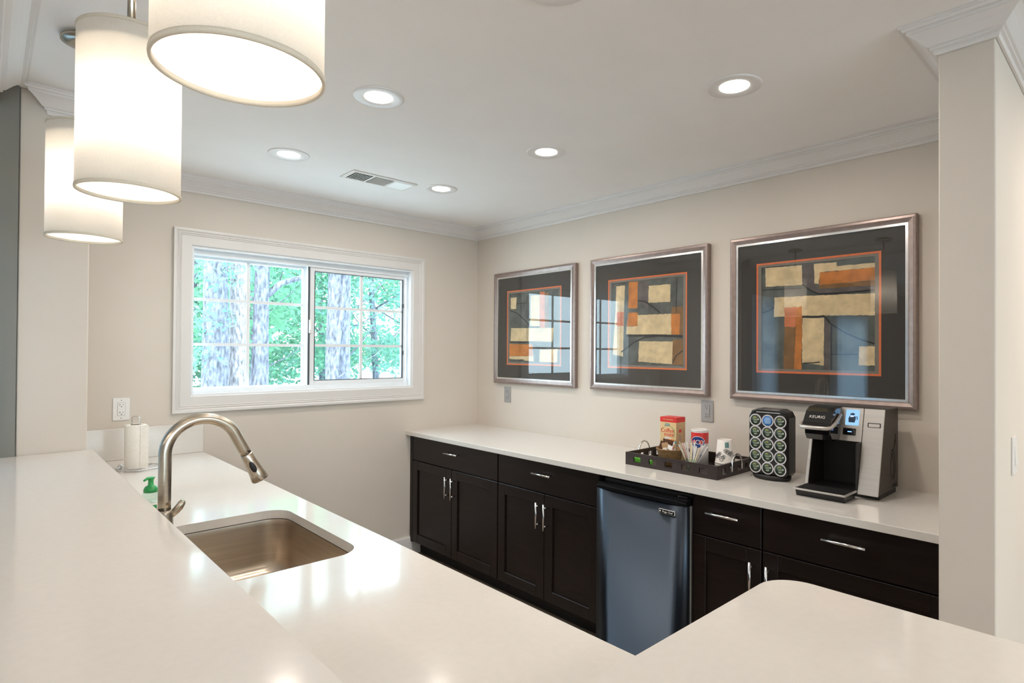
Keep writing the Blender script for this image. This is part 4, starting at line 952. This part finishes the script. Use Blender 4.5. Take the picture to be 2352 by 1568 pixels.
# stirrers in a cup-like holder
t = thing('stirrer_holder', 'short clear holder for wrapped stirrers in the tray', 'holder', (-.345, -2.195, TF))
MB().lathe([(0, .001), (.026, .001), (.030, .050), (.0285, .050), (.0248, .003), (0, .003)], 'clear', n=28).build('holder_body', t)
k = 0
for i in range(15):
    f = (7-i)/7; m = ['wrapper', 'wrapper2', 'wrapper3', 'wrapper', 'wrapper'][i % 5]
    L = .118+.012*rng.uniform(-1, 1); b = MB(); b.box(-.0048, .0048, -.0012, .0012, 0, L, m, .001, 1)
    px = -.345+.010*math.sin(i*2.4); py = -2.195+.016*f
    rot = Matrix.Rotation(R(6*math.sin(i*1.9)), 4, 'Y') @ Matrix.Rotation(R(-30*f), 4, 'X')
    o = b.xf(rot @ Matrix.Rotation(R(70+25*math.sin(i*2.1)), 4, 'Z')).build('wrapped_stirrer', None, (px, py, TF+.010))
    tag(o, 'paper wrapped drink stirrer, %s from the left of the fan in the tray' % ORD[i], 'stirrer', 'wrapped stirrers fanned in the holder')
# three nested paper cups upside down
for i in range(3):
    z = i*.010
    b = MB(); b.lathe([(.0455, .002), (.0475, .0), (.0478, .004), (.0455, .0055), (.0345, .118), (.0335, .118), (.0330, .112), (0, .112)], 'cup', n=40)
    t = thing('paper_cup', ['lowest of the three upside-down nested paper cups, only its rim shows', 'middle of the three upside-down nested paper cups, only its rim shows', 'topmost upside-down printed paper cup of the nested stack'][i], 'cup', (-.182, -2.283, TF+z), 0, 'nested paper cups in the tray')
    b.build('cup_body', t)
    if i == 2:
        p = MB()
        def cone(a, z, dr=.0008):
            r = .0455+(z-.0055)/(.118-.0055)*(.0345-.0455)+dr; return (r*math.cos(a), r*math.sin(a), z)
        a0 = R(205)
        vs = [cone(a0+.10+.075*q, z_) for q in range(8) for z_ in (.082, .108)]
        p.faces(vs, [(2*q, 2*q+2, 2*q+3, 2*q+1) for q in range(7)], 'teal')
        r2 = random.Random(3)
        for s in range(9):
            ca = a0-1.0+.24*s; cz = .025+.040*r2.random(); rr_ = .010+.006*r2.random()
            pts = [cone(ca+(rr_*(1-q/22)/.042)*math.cos(q*.55), cz+rr_*(1-q/22)*math.sin(q*.55), .0012) for q in range(20)]
            p.tube(pts, .0009, 'line', 5)
        p.build('printed_pattern', t)
# lime wrappers lying in the tray front
for i, (x, y, rz, lb) in enumerate([(-.418, -1.915, .1, 'lime green packet lying at the left end of the tray'), (-.420, -1.985, -.15, 'lime green packet lying behind the second tray cut-out')]):
    b = MB(); b.box(-.009, .009, -.030, .030, 0, .026, 'lime', .006, 2); tag(b.build('tea_packet', None, (x, y, TF), rz), lb, 'packet', 'lime packets in the tray')

# ------------------------------------------------------------------ pod rack
KX0, KX1, KY0, KY1 = -.268, -.178, -2.638, -2.452
t = thing('pod_rack', 'black upright coffee pod rack on the worktop', 'pod rack', (0, 0, CT))
b = MB()
def rack_outline(g): 
    y0, y1, z0, z1 = KY0+g, KY1-g, .022+g, .326-g
    c = .036; return [(y0+.012, z0), (y1-.012, z0), (y1, z0+.014), (y1, z1-c), (y1-c*.35, z1-c*.30), (y1-c*1.1, z1), (y0+c*1.1, z1), (y0+c*.35, z1-c*.30), (y0, z1-c), (y0, z0+.014)]
b.prism(rack_outline(0), KX0+.006, KX1, 'black', 'x', .005, 2); b.build('rack_body', t)
MB().box(KX0+.0015, KX0+.0055, KY0+.010, KY1-.010, .030, .300, 'blackmatte', .001, 1).build('front_panel', t)
b = MB(); cy_ = (KY0+KY1)/2; cx_ = (KX0+KX1)/2
b.lathe([(0, .0), (.052, .0), (.058, .006), (.0595, .021), (0, .021)], 'blackmatte', (cx_, cy_, 0), 40)
for v in b.bm.verts: v.co.y = cy_+(v.co.y-cy_)*1.5
b.build('base', t)
b = MB(); b.box(KX0+.0052, KX0+.030, cy_-.058, cy_+.058, .306, .3125, 'silver', .002, 1); b.build('carry_slot', t)
def pod(lid):
    o = thing('coffee_pod', '', 'coffee pod')
    MB().lathe([(.0285, .0), (.0288, -.0020), (.0270, -.0032), (.0236, -.0030), (.0232, -.0022), (.0232, .0)], 'podrim', n=36, axis='x').build('rim', o)
    l = MB(); l.lathe([(0, -.0024), (.0233, -.0024), (.0233, -.0010), (0, -.0010)], 'podblue' if lid else 'darkgreen', n=32, axis='x'); l.build('lid', o)
    p = MB(); X_ = -.0028
    if lid:
        for i in range(7): w = .019*math.cos((i-3)/4.4)*.85; p.box(X_, X_+.0003, -w, w, .0125-i*.0042, .0145-i*.0042, 'podpale')
    else:
        n = 10
        vs = [(X_, .004+.011*math.cos(a), .006+.009*math.sin(a)) for a in [R(40+110*i/n) for i in range(n+1)]]+[(X_, .004+.008*math.cos(a), .006+.005*math.sin(a)) for a in [R(150-110*i/n) for i in range(n+1)]]
        p.faces(vs, [tuple(range(len(vs)))], 'podyel')
        for z, w in ((.0035, .012), (-.0015, .010), (-.0085, .009), (-.0115, .006)): p.box(X_, X_+.0003, -w, w, z-.0011, z+.0011, 'podtext')
        disc(p, X_-.0001, -.0135, .004, .0042, .0042, 'podtext', 12)
    p.build('lid_print', o)
    return o
pg, pbl = pod(False), pod(True); used = set()
RN = ['top row', 'second row from the top', 'middle row', 'fourth row from the top', 'bottom row']; CN = ['left end', 'centre', 'right end']
for r_ in range(5):
    for c_ in range(3):
        blue = (r_ == 0 and c_ == 1); pr = pbl if blue else pg
        o = dup(pr, (0, 0, 0)) if pr.name in used else pr; used.add(pr.name)
        o.location = (KX0+.0014, -2.4875-.0585*c_, CT+.2715-.0545*r_); o.rotation_euler = (R([0, 3, -3, 0, 2][r_]*(c_-1)) if not blue else 0, 0, 0)
        o['label'] = 'coffee pod with a blue lid, centre of the top row in the rack' if blue else "dark green lidded coffee pod, %s of the rack's %s" % (CN[c_], RN[r_])
        o['group'] = 'coffee pods in the black rack'

# ------------------------------------------------------------------ coffee maker
t = thing('coffee_maker', 'silver and black single-cup coffee maker at the right end of the worktop', 'coffee maker', (0, 0, CT))
A = .094/.358
def xf_(z): return -.340+z*A           # slanted front plane, z above the worktop
YL, YR, YS = -2.741, -3.025, -2.948; ZT = .356
def wedge(b, y0, y1, z0, z1, m, dx=0, back=-.075, bev=0):
    b.prism([(xf_(z0)+dx, z0), (xf_(z1)+dx, z1), (back, z1), (back, z0)], y0, y1, m, 'y', bev, 2); return b
b = MB(); wedge(b, YR, YS-.001, .022, ZT, 'keurside', .003, -.075, .003); wedge(b, YS-.001, YL, .221, ZT, 'keurside', .003, -.075)
b.box(-.16, -.075, YS-.001, YL, .022, .221, 'blackmatte'); wedge(b, YL-.013, YL, .022, .221, 'keurside', .003, -.075)
b.box(-.30, -.082, YR+.006, YL-.006, 0, .0215, 'blackmatte', .003); b.build('housing', t)
b = MB()
def plate(b, y0, y1, z0, z1, m, dx0, dx1): b.prism([(xf_(z0)+dx0, z0), (xf_(z1)+dx0, z1), (xf_(z1)+dx1, z1), (xf_(z0)+dx1, z0)], y0, y1, m, 'y', .0015, 1)
plate(b, YR, YS-.001, .020, ZT+.001, 'silver', -.003, .0028); b.build('side_front_panel', t)
b = MB(); plate(b, YS+.001, YL, .222, ZT+.001, 'silver', -.003, .0028); plate(b, YL-.013, YL, .022, .2215, 'silver', -.003, .0028); b.build('top_front_panel', t)
b = MB(); b.box(-.165, -.1605, YS, YL-.014, .030, .2205, 'blackmatte'); b.box(-.34, -.165, YS-.0005, YS+.004, .040, .2205, 'blackmatte'); b.build('brew_recess', t)
b = MB(); plate(b, -3.014, -2.966, .284, .302, 'blackmatte', -.0036, -.0028); plate(b, -3.011, -2.969, .286, .299, 'silver', -.0040, -.0034); b.build('viewing_slot', t)
def slant_m(y, z, off=-.0048):
    n = Vector((-1, 0, A)).normalized(); u = Vector((A, 0, 1)).normalized(); r_ = Vector((0, -1, 0))
    m = Matrix((r_, u, n)).transposed().to_4x4(); m.translation = Vector((xf_(z), y, z))+n*(-off); return m
sc = MB(); plate(sc, -2.932, -2.880, .286, .350, 'lcd', -.0042, -.0028)
scm = slant_m(-2.906, .318, -.0046)
g = MB(); g.prism([(-.013, -.022), (.010, -.022), (.014, -.004), (.012, .004), (-.010, .006), (-.015, -.006)], 0, .0003, 'lcd_dark')
g.prism([(-.010, .014), (.002, .019), (.010, .013), (.004, .008), (-.008, .009)], 0, .0003, 'lcd_dark')
g.prism([(-.008, .000), (.006, .002), (.004, .006), (-.008, .005)], .0003, .0006, 'lcd_light'); g.prism([(.014, .004), (.020, .004), (.020, -.010), (.017, -.010), (.017, .001), (.014, .001)], 0, .0003, 'lcd_dark')
g.xf(scm); so = sc.build('screen', t); g.build('screen_graphic', so)
b = MB(); plate(b, -2.924, -2.874, .246, .274, 'blackgloss', -.0050, -.0028); bo = b.build('button_panel', t)
b = MB(); plate(b, -2.909, -2.892, .2585, .2615, 'led', -.0056, -.0048); b.build('indicator_light', bo)
# brew head
h = MB(); HY0, HY1 = -2.868, -2.757
h.prism([(-.262, .362), (-.335, .360), (-.368, .343), (-.398, .300), (-.402, .286), (-.262, .286)], HY0, HY1, 'blackgloss', 'y', .005, 3)
h.prism([(-.262, .2855), (-.392, .2855), (-.388, .250), (-.368, .226), (-.352, .222), (-.262, .222)], HY0+.004, HY1-.004, 'blackgloss', 'y', .004, 2); hb = h.build('brew_head', t)
ns = Vector((-(.343-.300), 0, .030*1.0)); ns = Vector((-.043, 0, .030)).normalized(); us = Vector((.030, 0, .043)).normalized()
m = Matrix((Vector((0, -1, 0)), us, ns)).transposed().to_4x4(); m.translation = Vector((-.3845, -2.812, .3195))+ns*.0026
MB().text('KEURIG', 'silver', m, .0185, .0005).build('lettering', hb)
b = MB(); b.tube([(-.300, HY0-.006, .330), (-.360, HY0-.008, .300), (-.408, HY0-.007, .283), (-.422, HY0+.006, .280), (-.427, (HY0+HY1)/2, .280), (-.422, HY1-.004, .280), (-.408, HY1+.006, .283), (-.372, HY1+.007, .297)], [.006, .007, .0075, .008, .008, .008, .0075, .006], 'silver', 12)
b.build('lift_handle', t)
b = MB(); b.box(-.404, -.398, -2.858, -2.836, .270, .282, 'blackgloss'); b.box(-.4046, -.404, -2.852, -2.842, .2745, .277, 'led'); b.build('handle_light', t)
# drip tray
b = MB(); b.prism([(-.338, 0), (-.452, 0), (-.462, .026), (-.338, .026)], YS+.006, YL-.012, 'black', 'y', .002, 1)
dt = b.build('drip_tray', t)
b = MB(); ring_pts = [(-.468, YS+.001), (-.336, YS+.001), (-.336, YL-.008), (-.468, YL-.008)]
b.box(-.470, -.462, YS+.000, YL-.006, .0262, .0330, 'silver', .001, 1); b.box(-.462, -.336, YS+.000, YS+.006, .0262, .0330, 'silver'); b.box(-.462, -.336, YL-.013, YL-.007, .0262, .0330, 'silver')
b.build('tray_rim', dt)
b = MB(); b.box(-.4615, -.336, YS+.0065, YL-.0135, .0265, .0300, 'black')
for i in range(9): b.box(-.455+i*.0135, -.451+i*.0135, YS+.012, YL-.018, .0300, .0314, 'blackmatte')
b.build('grate', dt)
# outline print and vent on the right side
b = MB(); Y_ = YR-.0006
def side_curve(pts, r=.0009): b.tube([(x, Y_, z) for x, z in pts], r, 'line', 5)
side_curve([(-.150+.028*math.cos(a)*(1-.25*math.sin(a)), .125+.062*math.sin(a)) for a in [2*PI*i/28 for i in range(29)]])
side_curve([(-.150+.012*math.sin(i*.5), .070+.012*i) for i in range(11)]); side_curve([(-.142, .186), (-.130, .205), (-.118, .215), (-.112, .235), (-.120, .250)]); side_curve([(-.130, .205), (-.122, .225), (-.108, .222)])
b.build('side_print', t)
MB().box(-.150, -.095, YR-.0008, YR+.001, .030, .043, 'darkhole', 0).build('vent_slot', t)
